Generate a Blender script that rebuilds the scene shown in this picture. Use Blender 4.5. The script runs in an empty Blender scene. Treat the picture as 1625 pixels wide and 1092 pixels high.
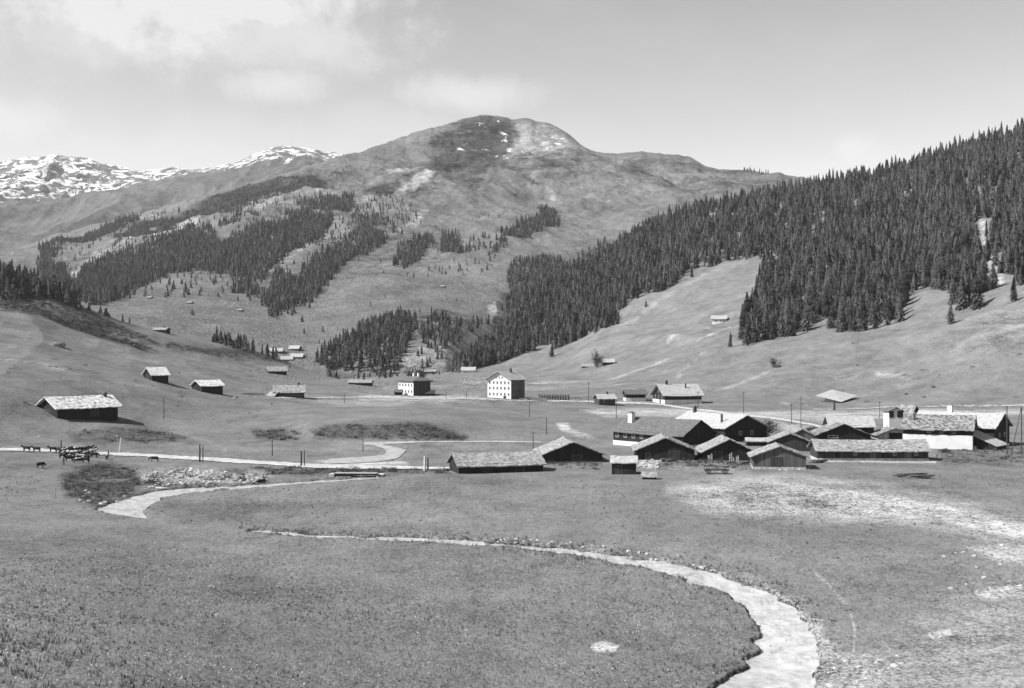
import bpy, math, random
import numpy as np
from mathutils import Vector, Matrix
R = math.radians
random.seed(7)
rng = np.random.default_rng(11)
S = bpy.context.scene
COL = S.collection

# ------------------------------------------------------------------ camera
F, CX, CY, CZ = 1961.0, 812.5, 546.0, 27.0
cd = bpy.data.cameras.new('camera'); cam = bpy.data.objects.new('camera', cd); COL.objects.link(cam)
cd.sensor_width = 36.0; cd.lens = F / 1625 * 36; cd.clip_start = 0.5; cd.clip_end = 60000
cam.location = (0, 0, CZ); cam.rotation_euler = (R(90), 0, 0)
S.camera = cam
# ------------------------------------------------------------------ light
SUN_EL = R(44); SUN_AZ = R(-106)          # azimuth clockwise from +Y: the sun stands to the left
sd = Vector((math.sin(SUN_AZ) * math.cos(SUN_EL), math.cos(SUN_AZ) * math.cos(SUN_EL), math.sin(SUN_EL)))
sl = bpy.data.lights.new('sun', 'SUN'); sl.energy = 4.0; sl.angle = R(0.5); sl.color = (1, 1, 1)
so = bpy.data.objects.new('sun', sl); COL.objects.link(so)
so.rotation_euler = sd.to_track_quat('Z', 'Y').to_euler()
S.view_settings.view_transform = 'Standard'; S.view_settings.look = 'None'
S.view_settings.gamma = 1.0; S.view_settings.exposure = 1.2

W = bpy.data.worlds.new('World'); S.world = W; W.use_nodes = True
nt = W.node_tree; nt.nodes.clear()
def N(t, kind, **kw):
    n = t.nodes.new(kind)
    for k, v in kw.items(): setattr(n, k, v)
    return n
def math_(t, op, a, b=None, c=None, clamp=False):
    n = t.nodes.new('ShaderNodeMath'); n.operation = op; n.use_clamp = clamp
    for i, x in enumerate((a, b, c)):
        if x is None: continue
        if isinstance(x, (int, float)): n.inputs[i].default_value = x
        else: t.links.new(x, n.inputs[i])
    return n.outputs[0]
def maprange(t, x, a, b, c=0.0, d=1.0, smooth=True):
    n = t.nodes.new('ShaderNodeMapRange'); n.interpolation_type = 'SMOOTHSTEP' if smooth else 'LINEAR'
    t.links.new(x, n.inputs['Value'])
    for k, v in zip(('From Min', 'From Max', 'To Min', 'To Max'), (a, b, c, d)):
        if isinstance(v, (int, float)): n.inputs[k].default_value = v
        else: t.links.new(v, n.inputs[k])
    return n.outputs[0]
def noise(t, vec, scale, detail=4, rough=.55, dist=0):
    n = t.nodes.new('ShaderNodeTexNoise'); n.inputs['Scale'].default_value = scale
    n.inputs['Detail'].default_value = detail; n.inputs['Roughness'].default_value = rough
    n.inputs['Distortion'].default_value = dist
    if vec is not None: t.links.new(vec, n.inputs['Vector'])
    return n.outputs['Fac']
def mapping(t, vec, scale=(1, 1, 1), rot=(0, 0, 0), loc=(0, 0, 0)):
    n = t.nodes.new('ShaderNodeMapping'); t.links.new(vec, n.inputs['Vector'])
    n.inputs['Scale'].default_value = scale; n.inputs['Rotation'].default_value = rot; n.inputs['Location'].default_value = loc
    return n.outputs[0]
out = N(nt, 'ShaderNodeOutputWorld'); bg = N(nt, 'ShaderNodeBackground'); bg.inputs['Strength'].default_value = 0.085
sky = N(nt, 'ShaderNodeTexSky'); sky.sky_type = 'NISHITA'; sky.sun_disc = False
sky.sun_elevation = SUN_EL; sky.sun_rotation = SUN_AZ; sky.altitude = 1600; sky.air_density = 1.0; sky.dust_density = 1.2
bw = N(nt, 'ShaderNodeRGBToBW'); nt.links.new(sky.outputs[0], bw.inputs[0])
skyv = math_(nt, 'POWER', bw.outputs[0], 1.3)
skyv = math_(nt, 'MULTIPLY', skyv, 0.72)
tc = N(nt, 'ShaderNodeTexCoord'); gen = tc.outputs['Generated']
nz = noise(nt, gen, 11, 9, .66, .3)
nz2 = noise(nt, mapping(nt, gen, (1, 1, 2.2), loc=(3, 1, 2)), 4.5, 5, .6)
tot = None
def pdir(u, v): return Vector(((u - CX) / F, 1, -(v - CY) / F)).normalized()
for (u, v, ru, rv, k) in ((290, -40, 330, 120, 1.25), (430, 55, 190, 60, .75), (150, 40, 120, 60, .55), (440, 135, 85, 34, .75), (740, 150, 110, 34, .8), (10, 192, 75, 36, .7),
                          (330, 250, 240, 42, .45), (1350, 238, 40, 34, 1.1), (1385, 262, 50, 24, .7), (1310, 268, 60, 26, .6), (1290, 300, 220, 60, .4), (560, 240, 400, 60, .35), (620, 210, 200, 50, .3)):
    c = pdir(u, v); m = N(nt, 'ShaderNodeMapping'); m.vector_type = 'POINT'
    sx, sz = F / ru, F / rv
    nt.links.new(gen, m.inputs['Vector']); m.inputs['Scale'].default_value = (sx, 1.0, sz)
    m.inputs['Location'].default_value = (-c.x * sx, -c.y, -c.z * sz)
    ln = N(nt, 'ShaderNodeVectorMath', operation='LENGTH'); nt.links.new(m.outputs[0], ln.inputs[0])
    d = math_(nt, 'ADD', ln.outputs['Value'], math_(nt, 'MULTIPLY', math_(nt, 'SUBTRACT', nz, .5), 2.8))
    mk_ = math_(nt, 'MULTIPLY', maprange(nt, d, 1.3, .25), k)
    tot = mk_ if tot is None else math_(nt, 'MAXIMUM', tot, mk_)
veil = math_(nt, 'MULTIPLY', maprange(nt, nz2, .5, .8), .18)
tot = math_(nt, 'ADD', tot, veil, clamp=True)
cl = math_(nt, 'ADD', skyv, math_(nt, 'MULTIPLY', tot, math_(nt, 'MULTIPLY', math_(nt, 'SUBTRACT', 4.7, skyv), 0.8)))
nt.links.new(cl, bg.inputs['Color']); nt.links.new(bg.outputs[0], out.inputs[0])

# ------------------------------------------------------------------ small maths
def fade(t): return t * t * t * (t * (t * 6 - 15) + 10)
_perm = np.random.default_rng(5).random(65536)
def vnoise(x, y, seed=0):
    xi = np.floor(x).astype(np.int64); yi = np.floor(y).astype(np.int64); fx = fade(x - xi); fy = fade(y - yi)
    h = lambda a, b: _perm[((a * 73856093) ^ (b * 19349663) ^ (seed * 83492791)) & 65535]
    return (h(xi, yi) * (1 - fx) + h(xi + 1, yi) * fx) * (1 - fy) + (h(xi, yi + 1) * (1 - fx) + h(xi + 1, yi + 1) * fx) * fy
def fbm(x, y, oct=5, seed=0, gain=.5, ridge=False):
    s = 0; a = 1; tot = 0
    for o in range(oct):
        n = vnoise(x * 2 ** o + 17.3 * o, y * 2 ** o - 9.1 * o, seed + o)
        if ridge: n = 1 - np.abs(2 * n - 1)
        s = s + a * n; tot += a; a *= gain
    return s / tot            # 0..1
def pchip_cols(X, Y, Q):
    """X,Y: (K,M) knots increasing in X down axis 0; Q: (R,M) query. monotone cubic per column"""
    h = np.diff(X, axis=0); d = np.diff(Y, axis=0) / h
    m = np.zeros_like(Y)
    w1 = 2 * h[1:] + h[:-1]; w2 = h[1:] + 2 * h[:-1]
    with np.errstate(divide='ignore', invalid='ignore'):
        mm = (w1 + w2) / (w1 / d[:-1] + w2 / d[1:])
    m[1:-1] = np.where(d[:-1] * d[1:] > 0, mm, 0); m[0] = d[0]; m[-1] = d[-1]
    K = X.shape[0]; o = np.empty_like(Q)
    idx = np.zeros(Q.shape, int)
    for k in range(1, K - 1): idx += (Q >= X[k][None, :])
    c = np.arange(X.shape[1])[None, :].repeat(Q.shape[0], 0)
    x0 = X[idx, c]; hh = h[idx, c]; t = np.clip((Q - x0) / hh, 0, 1)
    return (Y[idx, c] * (2 * t**3 - 3 * t**2 + 1) + hh * m[idx, c] * (t**3 - 2 * t**2 + t) + Y[idx + 1, c] * (-2 * t**3 + 3 * t**2) + hh * m[idx + 1, c] * (t**3 - t**2))
def curve(pts, us):
    """pts (u,v,Y) -> v(us), 1/Y(us)"""
    p = np.array(sorted(pts), float); us2 = np.clip(us, p[0, 0], p[-1, 0])
    X = p[:, 0:1]
    q = us2[:, None]
    return pchip_cols(X, p[:, 1:2], q)[:, 0], pchip_cols(X, 1 / p[:, 2:3], q)[:, 0]

# ------------------------------------------------------------------ properties
def tag(o, label=None, cat=None, group=None, kind=None):
    if label: o['label'] = label
    if cat: o['category'] = cat
    if group: o['group'] = group
    if kind: o['kind'] = kind
    return o
def empty(name, loc, rz=0, **kw):
    o = bpy.data.objects.new(name, None); COL.objects.link(o); o.location = loc; o.rotation_euler = (0, 0, rz); o.empty_display_size = .5
    return tag(o, **kw)
def mesh_np(name, V, Fc, mat=None, parent=None, smooth=False, attrs=None, link=True, fattr=None):
    """Fc: int array (n,3|4)"""
    V = np.asarray(V, np.float32); Fc = np.asarray(Fc, np.int32); n, k = Fc.shape
    me = bpy.data.meshes.new(name); me.vertices.add(len(V)); me.vertices.foreach_set('co', V.ravel())
    me.loops.add(n * k); me.loops.foreach_set('vertex_index', Fc.ravel())
    me.polygons.add(n); me.polygons.foreach_set('loop_start', np.arange(0, n * k, k, dtype=np.int32))
    try: me.polygons.foreach_set('loop_total', np.full(n, k, np.int32))
    except Exception: pass
    me.polygons.foreach_set('use_smooth', np.full(n, bool(smooth)))
    me.update(calc_edges=True); me.validate()
    for an, av in (attrs or {}).items():
        a = me.attributes.new(an, 'FLOAT', 'POINT'); a.data.foreach_set('value', np.asarray(av, np.float32).ravel())
    if mat: me.materials.append(mat)
    if not link: return me
    o = bpy.data.objects.new(name, me); COL.objects.link(o)
    if parent: o.parent = parent
    return o
class MB:
    def __init__(s): s.v = []; s.f = []
    def add(s, vs, fs):
        n = len(s.v); s.v += [tuple(v) for v in vs]; s.f += [tuple(n + i for i in f) for f in fs]
    def box(s, x0, x1, y0, y1, z0, z1):
        s.add([(x0, y0, z0), (x1, y0, z0), (x1, y1, z0), (x0, y1, z0), (x0, y0, z1), (x1, y0, z1), (x1, y1, z1), (x0, y1, z1)],
              [(0, 3, 2, 1), (4, 5, 6, 7), (0, 1, 5, 4), (1, 2, 6, 5), (2, 3, 7, 6), (3, 0, 4, 7)])
    def tube(s, a, b, ra, rb=None, n=7):
        a, b = Vector(a), Vector(b); rb = ra if rb is None else rb; d = (b - a).normalized()
        x = d.orthogonal().normalized(); y = d.cross(x)
        vs = [a + (x * math.cos(2 * math.pi * i / n) + y * math.sin(2 * math.pi * i / n)) * ra for i in range(n)]
        vs += [b + (x * math.cos(2 * math.pi * i / n) + y * math.sin(2 * math.pi * i / n)) * rb for i in range(n)]
        s.add(vs, [(i, (i + 1) % n, n + (i + 1) % n, n + i) for i in range(n)] + [tuple(range(n - 1, -1, -1)), tuple(range(n, 2 * n))])
    def build(s, name, mat, parent=None, smooth=False):
        me = bpy.data.meshes.new(name); me.from_pydata(s.v, [], s.f); me.update()
        me.materials.append(mat)
        if smooth: me.polygons.foreach_set('use_smooth', [True] * len(me.polygons))
        o = bpy.data.objects.new(name, me); COL.objects.link(o)
        if parent: o.parent = parent
        return o

# ------------------------------------------------------------------ materials (grey: the photograph is black and white)
def mat_base(name, rough=.9):
    m = bpy.data.materials.new(name); m.use_nodes = True; t = m.node_tree; b = t.nodes['Principled BSDF']
    b.inputs['Roughness'].default_value = rough
    b.inputs['Specular IOR Level'].default_value = .15
    return m, t, b
def mat_simple(name, col, var=.3, scale=1.5, rough=.9, bump=.3, stretch=(1, 1, 1), spec=.15):
    m, t, b = mat_base(name, rough); b.inputs['Specular IOR Level'].default_value = spec
    tcn = N(t, 'ShaderNodeTexCoord'); vec = mapping(t, tcn.outputs['Object'], stretch)
    n = noise(t, vec, scale, 6, .6)
    v = maprange(t, n, .25, .75, col * (1 - var), col * (1 + var), False)
    t.links.new(v, b.inputs['Base Color'])
    if bump:
        bp = N(t, 'ShaderNodeBump'); bp.inputs['Strength'].default_value = bump; bp.inputs['Distance'].default_value = .1
        t.links.new(n, bp.inputs['Height']); t.links.new(bp.outputs[0], b.inputs['Normal'])
    return m
def mat_planks(name, col, var=.45, pw=.28, horizontal=False):
    """weathered boards: streaks along the grain, dark joints"""
    m, t, b = mat_base(name, .85)
    tcn = N(t, 'ShaderNodeTexCoord'); o = tcn.outputs['Object']
    sx = N(t, 'ShaderNodeSeparateXYZ'); t.links.new(o, sx.inputs[0])
    along = sx.outputs['Z'] if horizontal else math_(t, 'ADD', sx.outputs['X'], sx.outputs['Y'])
    q = math_(t, 'DIVIDE', along, pw); cell = math_(t, 'FLOOR', q); fr = math_(t, 'FRACT', q)
    wn = N(t, 'ShaderNodeTexWhiteNoise', noise_dimensions='1D'); t.links.new(cell, wn.inputs['W'])
    st = (.35, .35, 4) if horizontal else (3, 3, .3)
    n = noise(t, mapping(t, o, st), 2.2, 6, .65)
    v = math_(t, 'ADD', math_(t, 'MULTIPLY', wn.outputs['Value'], .5), n)
    v = maprange(t, v, .35, 1.15, col * (1 - var), col * (1 + var), False)
    joint = maprange(t, math_(t, 'ABSOLUTE', math_(t, 'SUBTRACT', fr, .5)), .42, .5, 1, .35)
    t.links.new(math_(t, 'MULTIPLY', v, joint), b.inputs['Base Color'])
    return m
def mat_roof(name, col, var=.5, row=.38, tile=.55):
    """shingles or stone slabs in rows, each its own tone"""
    m, t, b = mat_base(name, .8)
    uvm = N(t, 'ShaderNodeUVMap'); oi = N(t, 'ShaderNodeObjectInfo'); uvn = N(t, 'ShaderNodeVectorMath', operation='ADD'); t.links.new(uvm.outputs[0], uvn.inputs[0]); t.links.new(math_(t, 'MULTIPLY', oi.outputs['Random'], 200), uvn.inputs[1]); sx = N(t, 'ShaderNodeSeparateXYZ'); t.links.new(uvn.outputs[0], sx.inputs[0])
    nn = N(t, 'ShaderNodeTexNoise'); nn.inputs['Scale'].default_value = 1.3; nn.inputs['Detail'].default_value = 5; t.links.new(uvn.outputs[0], nn.inputs['Vector'])
    r = math_(t, 'ADD', math_(t, 'DIVIDE', sx.outputs['Y'], row), math_(t, 'MULTIPLY', nn.outputs['Fac'], .7))
    ri = math_(t, 'FLOOR', r); rf = math_(t, 'FRACT', r)
    c = math_(t, 'ADD', math_(t, 'DIVIDE', sx.outputs['X'], tile), math_(t, 'MULTIPLY', ri, .37)); ci = math_(t, 'FLOOR', c)
    cb = N(t, 'ShaderNodeCombineXYZ'); t.links.new(ri, cb.inputs[0]); t.links.new(ci, cb.inputs[1])
    wn = N(t, 'ShaderNodeTexWhiteNoise', noise_dimensions='2D'); t.links.new(cb.outputs[0], wn.inputs['Vector'])
    v = math_(t, 'ADD', math_(t, 'MULTIPLY', wn.outputs['Value'], .6), math_(t, 'MULTIPLY', nn.outputs['Fac'], .9))
    v = maprange(t, v, .3, 1.1, col * (1 - var), col * (1 + var), False)
    v = math_(t, 'MULTIPLY', v, maprange(t, rf, .0, .16, .55, 1.0))
    t.links.new(v, b.inputs['Base Color'])
    bp = N(t, 'ShaderNodeBump'); bp.inputs['Strength'].default_value = .6; bp.inputs['Distance'].default_value = .08
    t.links.new(math_(t, 'ADD', rf, wn.outputs['Value']), bp.inputs['Height']); t.links.new(bp.outputs[0], b.inputs['Normal'])
    return m
def mat_foliage(name, col, var=.5):
    m, t, b = mat_base(name, .95); b.inputs['Specular IOR Level'].default_value = .05
    g = N(t, 'ShaderNodeNewGeometry'); n = noise(t, g.outputs['Position'], .11, 3, .7); n2 = noise(t, g.outputs['Position'], .9, 3, .6)
    tv = N(t, 'ShaderNodeAttribute', attribute_name='tv').outputs['Fac']
    v = math_(t, 'ADD', math_(t, 'MULTIPLY', g.outputs['Random Per Island'], .4), math_(t, 'ADD', math_(t, 'MULTIPLY', n, .4), math_(t, 'MULTIPLY', n2, .3)))
    v = math_(t, 'ADD', v, math_(t, 'MULTIPLY', tv, .6))
    v = maprange(t, v, .45, 1.2, col * (1 - var), col * (1 + var), False)
    t.links.new(v, b.inputs['Base Color'])
    return m
M = dict(
    dark_wood=mat_planks('dark_wood', .021), old_wood=mat_planks('old_wood', .04), log_wood=mat_planks('log_wood', .05, horizontal=True), mid_wood=mat_planks('mid_wood', .085),
    pale_wood=mat_simple('pale_wood', .3, .5, 3), white_wall=mat_simple('white_wall', .52, .12, .6), plaster=mat_simple('plaster', .5, .2, .5), grey_plaster=mat_simple('grey_plaster', .2, .3, .6),
    stone_wall=mat_simple('stone_wall', .35, .6, 1.6, bump=.8), roof_bright=mat_roof('roof_bright', .31, .25), roof_pale=mat_roof('roof_pale', .215, .5), roof_white=mat_roof('roof_white', .55, .35), roof_mid=mat_roof('roof_mid', .2, .5),
    roof_grey=mat_roof('roof_grey', .1, .3), roof_stone=mat_roof('roof_stone', .15, .8, .7, .8), glass=mat_simple('window_glass', .02, .2, 1, .15, 0, spec=.5),
    boulder=mat_simple('boulder', .3, .5, 2, bump=.8), dark_rock=mat_simple('dark_rock', .16, .6, .3, bump=.8), bark=mat_simple('bark', .07, .4, 6),
    spruce=mat_foliage('spruce_needles', .043, .95), shrub=mat_foliage('shrub_leaves', .065, .7), leafy=mat_foliage('broad_leaves', .085, .6), metal=mat_simple('dark_metal', .05, .2),
    cow_black=mat_simple('cow_black', .02, .3), cow_white=mat_simple('cow_white', .28, .2), cloth=mat_simple('dark_cloth', .04, .2), skin=mat_simple('skin', .35, .1), pole=mat_simple('pole_wood', .05, .4, 5))
def mat_cow():
    m, t, b = mat_base('cow_piebald', .8); tcn = N(t, 'ShaderNodeTexCoord'); n = noise(t, tcn.outputs['Object'], 1.6, 1, .4)
    t.links.new(maprange(t, n, .53, .56, .02, .5), b.inputs['Base Color']); return m
M['cow_piebald'] = mat_cow()

def mat_ground(name, near=True):
    m, t, b = mat_base(name, .95); b.inputs['Specular IOR Level'].default_value = .05
    g = N(t, 'ShaderNodeNewGeometry'); P = g.outputs['Position']
    at = N(t, 'ShaderNodeAttribute', attribute_name='tone'); tone = at.outputs['Fac']
    ar = N(t, 'ShaderNodeAttribute', attribute_name='rough'); rgh = ar.outputs['Fac']
    sc = (.9, .16, .035) if near else (.07, .018, .005)
    P2 = mapping(t, P, (1, .5, 1) if near else (1, .9, 1.3))
    n1 = noise(t, P2, sc[0], 5, .7); n2 = noise(t, P2, sc[1], 5, .65); n3 = noise(t, P, sc[2], 4, .6)
    n0 = noise(t, P2, 3.2 if near else .3, 3, .8)
    v = math_(t, 'ADD', math_(t, 'MULTIPLY', n1, .45), math_(t, 'ADD', math_(t, 'MULTIPLY', n2, .4), math_(t, 'MULTIPLY', n3, .4)))
    v = math_(t, 'ADD', v, math_(t, 'MULTIPLY', n0, .9 if near else .35))
    dv = math_(t, 'SUBTRACT', v, .1075e1 if near else .8)
    k = math_(t, 'ADD', 2.6, math_(t, 'MULTIPLY', rgh, 7.0))
    f = math_(t, 'MAXIMUM', math_(t, 'ADD', 1.0, math_(t, 'MULTIPLY', dv, k)), .12)
    col = math_(t, 'MULTIPLY', tone, f)
    if not near:
        asn = N(t, 'ShaderNodeAttribute', attribute_name='snow'); s = asn.outputs['Fac']
        ps = mapping(t, P, (1.0, .8, 1.5), rot=(0, 0, R(25)))
        ns = noise(t, ps, .016, 8, .72, .8)
        sf = math_(t, 'MULTIPLY', maprange(t, math_(t, 'ADD', ns, math_(t, 'MULTIPLY', math_(t, 'SUBTRACT', s, 1), .5)), .5, .52), maprange(t, s, .02, .1))
        mx = N(t, 'ShaderNodeMix'); t.links.new(sf, mx.inputs[0]); t.links.new(col, mx.inputs[2]); mx.inputs[3].default_value = .78
        col = mx.outputs[0]
    t.links.new(col, b.inputs['Base Color'])
    bp = N(t, 'ShaderNodeBump'); bp.inputs['Strength'].default_value = .5 if near else .8; bp.inputs['Distance'].default_value = .6 if near else 20
    t.links.new(v, bp.inputs['Height']); t.links.new(bp.outputs[0], b.inputs['Normal'])
    return m

# ------------------------------------------------------------------ terrain: lofts through feature lines given as (u, v, distance)
class Sheet:
    def __init__(s, name, curves, u0, u1, nu, nv, zfun, back, base_tone):
        us = np.linspace(u0, u1, nu); s.us = us; s.nu, s.nv = nu, nv
        C = [curve(c, us) for c in curves]                    # top of list = bottom of picture
        V = np.array([c[0] for c in C]); Wt = np.array([c[1] for c in C])
        V[-1] += ((fbm(us / 22, us * 0 + 3.3, 5, 301) - .5) * 7 + (fbm(us / 60, us * 0 + 8.3, 3, 305, ridge=True) - .6) * 6) * (name != 'ground')
        for k in range(1, len(V)): V[k] = np.minimum(V[k], V[k - 1] - 1.5)
        for k in range(1, len(Wt)): Wt[k] = np.minimum(Wt[k], Wt[k - 1] * .9985)
        t = np.linspace(0, 1, nv)[:, None]
        Q = V[0] * (1 - t) + V[-1] * t
        Wq = pchip_cols(-V, Wt, -Q)
        s.Vp = Q; s.Y = 1 / Wq; s.top = V[-1]
        s.U = us[None, :].repeat(nv, 0)
        s.X = (s.U - CX) / F * s.Y; s.Z = CZ - (Q - CY) / F * s.Y
        s.Z = s.Z + zfun(s)
        s.name = name; s.back = back
        s.tone = np.full(Q.shape, base_tone); s.rough = np.zeros(Q.shape); s.snow = np.zeros(Q.shape)
        # ragged picture-to-ground offsets so painted patches get natural edges
        s.du = (fbm(s.X / 40, s.Y / 60, 5, 31) - .5); s.dv = (fbm(s.X / 45, s.Y / 60, 5, 57) - .5)
    def poly(s, pts, feather=4, jit=14, fine=0):
        P = np.array(pts, float); m = jit + feather + 2
        res = np.zeros(s.U.shape)
        box = (s.U > P[:, 0].min() - m) & (s.U < P[:, 0].max() + m) & (s.Vp > P[:, 1].min() - m) & (s.Vp < P[:, 1].max() + m)
        if not box.any(): return res
        x = s.U[box] + s.du[box] * jit * 2; y = s.Vp[box] + s.dv[box] * jit
        if fine:
            gx, gy = s.X[box], s.Y[box]; pm_ = F / gy * fine; x = x + (fbm(gx / 2.6, gy / 3.5, 4, 131, .6) - .5) * pm_ * 2; y = y + (fbm(gx / 2.6, gy / 3.5, 4, 137, .6) - .5) * np.minimum(pm_, 9)
        ins = np.zeros(x.shape, bool); d = np.full(x.shape, 1e9)
        for i in range(len(P)):
            x1, y1 = P[i]; x2, y2 = P[(i + 1) % len(P)]
            if y1 != y2:
                c = ((y1 > y) != (y2 > y)) & (x < (x2 - x1) * (y - y1) / (y2 - y1) + x1); ins ^= c
            L = (x2 - x1) ** 2 + (y2 - y1) ** 2 + 1e-9
            tt = np.clip(((x - x1) * (x2 - x1) + (y - y1) * (y2 - y1)) / L, 0, 1)
            d = np.minimum(d, np.hypot(x - x1 - tt * (x2 - x1), y - y1 - tt * (y2 - y1)))
        sdist = np.where(ins, d, -d)
        res[box] = np.clip(.5 + sdist / (2 * feather), 0, 1); return res
    def line(s, pts, w, feather=1.5, jit=2):
        P = np.array(pts, float); res = np.zeros(s.U.shape); m = w + feather + jit + 2
        box = (s.U > P[:, 0].min() - m) & (s.U < P[:, 0].max() + m) & (s.Vp > P[:, 1].min() - m) & (s.Vp < P[:, 1].max() + m)
        if not box.any(): return res
        x = s.U[box] + s.du[box] * jit * 2; y = s.Vp[box] + s.dv[box] * jit; d = np.full(x.shape, 1e9)
        for i in range(len(P) - 1):
            x1, y1 = P[i]; x2, y2 = P[i + 1]; L = (x2 - x1) ** 2 + (y2 - y1) ** 2 + 1e-9
            tt = np.clip(((x - x1) * (x2 - x1) + (y - y1) * (y2 - y1)) / L, 0, 1)
            d = np.minimum(d, np.hypot(x - x1 - tt * (x2 - x1), y - y1 - tt * (y2 - y1)))
        res[box] = np.clip(.5 + (w / 2 - d) / (2 * feather), 0, 1); return res
    def paint(s, mask, tone, rough=None, k=1.0):
        mm = mask * k; s.tone = s.tone * (1 - mm) + tone * mm
        if rough is not None: s.rough = s.rough * (1 - mm) + rough * mm
    def at(s, u, v):
        """3D point on the ground seen at picture point (u, v)"""
        i = np.clip((u - s.us[0]) / (s.us[1] - s.us[0]), 0, s.nu - 1.001); i0 = int(i); fu = i - i0
        def col(c):
            zp = CY - (s.Z[:, c] - CZ) / s.Y[:, c] * F        # true projected row after relief
            zp = np.minimum.accumulate(zp)
            return np.interp(-v, -zp, s.Y[:, c])
        Yv = col(i0) * (1 - fu) + col(i0 + 1) * fu
        x = (u - CX) / F * Yv
        return Vector((x, Yv, s.h(x, Yv)))
    def h(s, x, y):
        u = CX + F * x / y; i = np.clip((u - s.us[0]) / (s.us[1] - s.us[0]), 0, s.nu - 1.001); i0 = int(i); fu = i - i0
        return float(np.interp(y, s.Y[:, i0], s.Z[:, i0]) * (1 - fu) + np.interp(y, s.Y[:, i0 + 1], s.Z[:, i0 + 1]) * fu)
    def build(s, mat):
        X, Y, Z = s.X, s.Y, s.Z; T, Ro, Sn = s.tone, s.rough, s.snow
        for k in range(1, 16):                                # the far side of the crest falls away
            yy = Y[s.nv - 1] * (1 + .02 * k) + 4 * k; zz = s.Z[s.nv - 1] - s.back * (k ** 1.5) * (Y[s.nv - 1] * .02 + 4) * .4
            X = np.vstack([X, ((s.us - CX) / F * yy)[None]]); Y = np.vstack([Y, yy[None]]); Z = np.vstack([Z, zz[None]])
            T = np.vstack([T, T[-1:]]); Ro = np.vstack([Ro, Ro[-1:]]); Sn = np.vstack([Sn, Sn[-1:]])
        nr = X.shape[0]; V = np.stack([X, Y, Z], -1).reshape(-1, 3)
        a = (np.arange(nr - 1)[:, None] * s.nu + np.arange(s.nu - 1)[None]).ravel()
        Fc = np.stack([a, a + 1, a + s.nu + 1, a + s.nu], 1)
        o = mesh_np(s.name, V, Fc, mat, smooth=True, attrs={'tone': T, 'rough': Ro, 'snow': Sn})
        return tag(o, kind='structure')

K = [  # near valley, from below the frame up to the crest of the near slopes
 [(-600, 1400, 22), (0, 1400, 26), (900, 1400, 34), (1625, 1400, 30), (2200, 1400, 28)],
 [(-600, 1092, 50), (0, 1092, 58), (400, 1092, 76), (800, 1092, 93), (1200, 1092, 99), (1625, 1092, 86), (2200, 1092, 70)],
 [(-600, 850, 120), (0, 850, 150), (300, 850, 171), (500, 850, 174.2), (1200, 850, 174.2), (1625, 850, 170), (2200, 850, 150)],
 [(-600, 745, 200), (0, 745, 250), (150, 745, 264), (300, 745, 266), (1300, 745, 266), (1625, 745, 266), (2200, 745, 240)],
 [(-600, 698, 230), (0, 698, 315), (200, 698, 338), (400, 698, 348), (1625, 698, 348.3), (2200, 698, 320)],
 [(-600, 674, 250), (0, 674, 332), (200, 674, 366), (380, 674, 392), (440, 674, 385), (500, 674, 363), (600, 674, 359), (700, 674, 364), (760, 674, 378), (840, 674, 395), (960, 674, 410), (1400, 674, 413), (1625, 674, 410), (2200, 674, 370)],
 [(-600, 640, 270), (0, 640, 350), (200, 640, 402), (400, 640, 470), (550, 640, 492), (740, 640, 500), (860, 640, 530), (1000, 640, 560), (1300, 640, 555), (1450, 640, 520), (1625, 640, 480), (2200, 640, 420)],
 [(-600, 520, 400), (0, 560, 480), (200, 575, 540), (400, 595, 680), (540, 604, 850), (640, 603, 930), (720, 602, 950), (850, 598, 960), (1000, 590, 850), (1200, 560, 780), (1400, 540, 720), (1625, 515, 640), (2200, 470, 520)],
 [(-600, 420, 560), (0, 500, 650), (200, 545, 720), (400, 580, 860), (540, 602.3, 940), (640, 598, 1060), (720, 595, 1080), (850, 570, 1150), (1000, 500, 1180), (1200, 450, 1150), (1400, 420, 1080), (1625, 390, 1000), (2200, 300, 900)],
 [(-600, 330, 800), (0, 442, 900), (60, 466, 910), (130, 487, 925), (200, 510, 940), (270, 527, 950), (350, 541, 980), (440, 568, 1010), (500, 590, 1030), (540, 600.8, 1040), (640, 594.5, 1220), (700, 592, 1240), (727, 586, 1250), (750, 566, 1290), (785, 540, 1350), (811, 505, 1400), (835, 474, 1450), (873, 457, 1500), (911, 432, 1540), (961, 405, 1570), (1033, 359, 1610), (1116, 330, 1650), (1199, 313, 1660), (1282, 297, 1650), (1365, 283, 1640), (1449, 261, 1620), (1532, 233, 1600), (1625, 206, 1570), (1800, 150, 1530), (2200, 80, 1500)]]
def zA(s):
    near = np.clip((s.Y - 250) / 600, 0, 1)
    t = np.clip((s.Vp - s.top) / 25, 0, 1)
    n = (fbm(s.X / 55, s.Y / 55, 5, 3) - .5) * (0.9 + 6.0 * near) * (0.4 + .6 * t)
    n += (fbm(s.X / 9, s.Y / 9, 3, 9) - .5) * .35
    hill = np.clip((s.Z - 6) / 30, 0, 1)
    n += (fbm(s.X / 120 + s.Y / 400, s.Y / 260, 4, 21, ridge=True) - .6) * 16 * hill * t
    # the built-up and watered flat stays flat
    flat = np.clip((s.Vp - 640) / 20, 0, 1) * np.clip((s.U - 250) / 200, 0, 1)
    return n * (1 - .75 * flat)
A = Sheet('ground', K, -1000, 2620, 2000, 640, zA, 1.0, .142)

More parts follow.
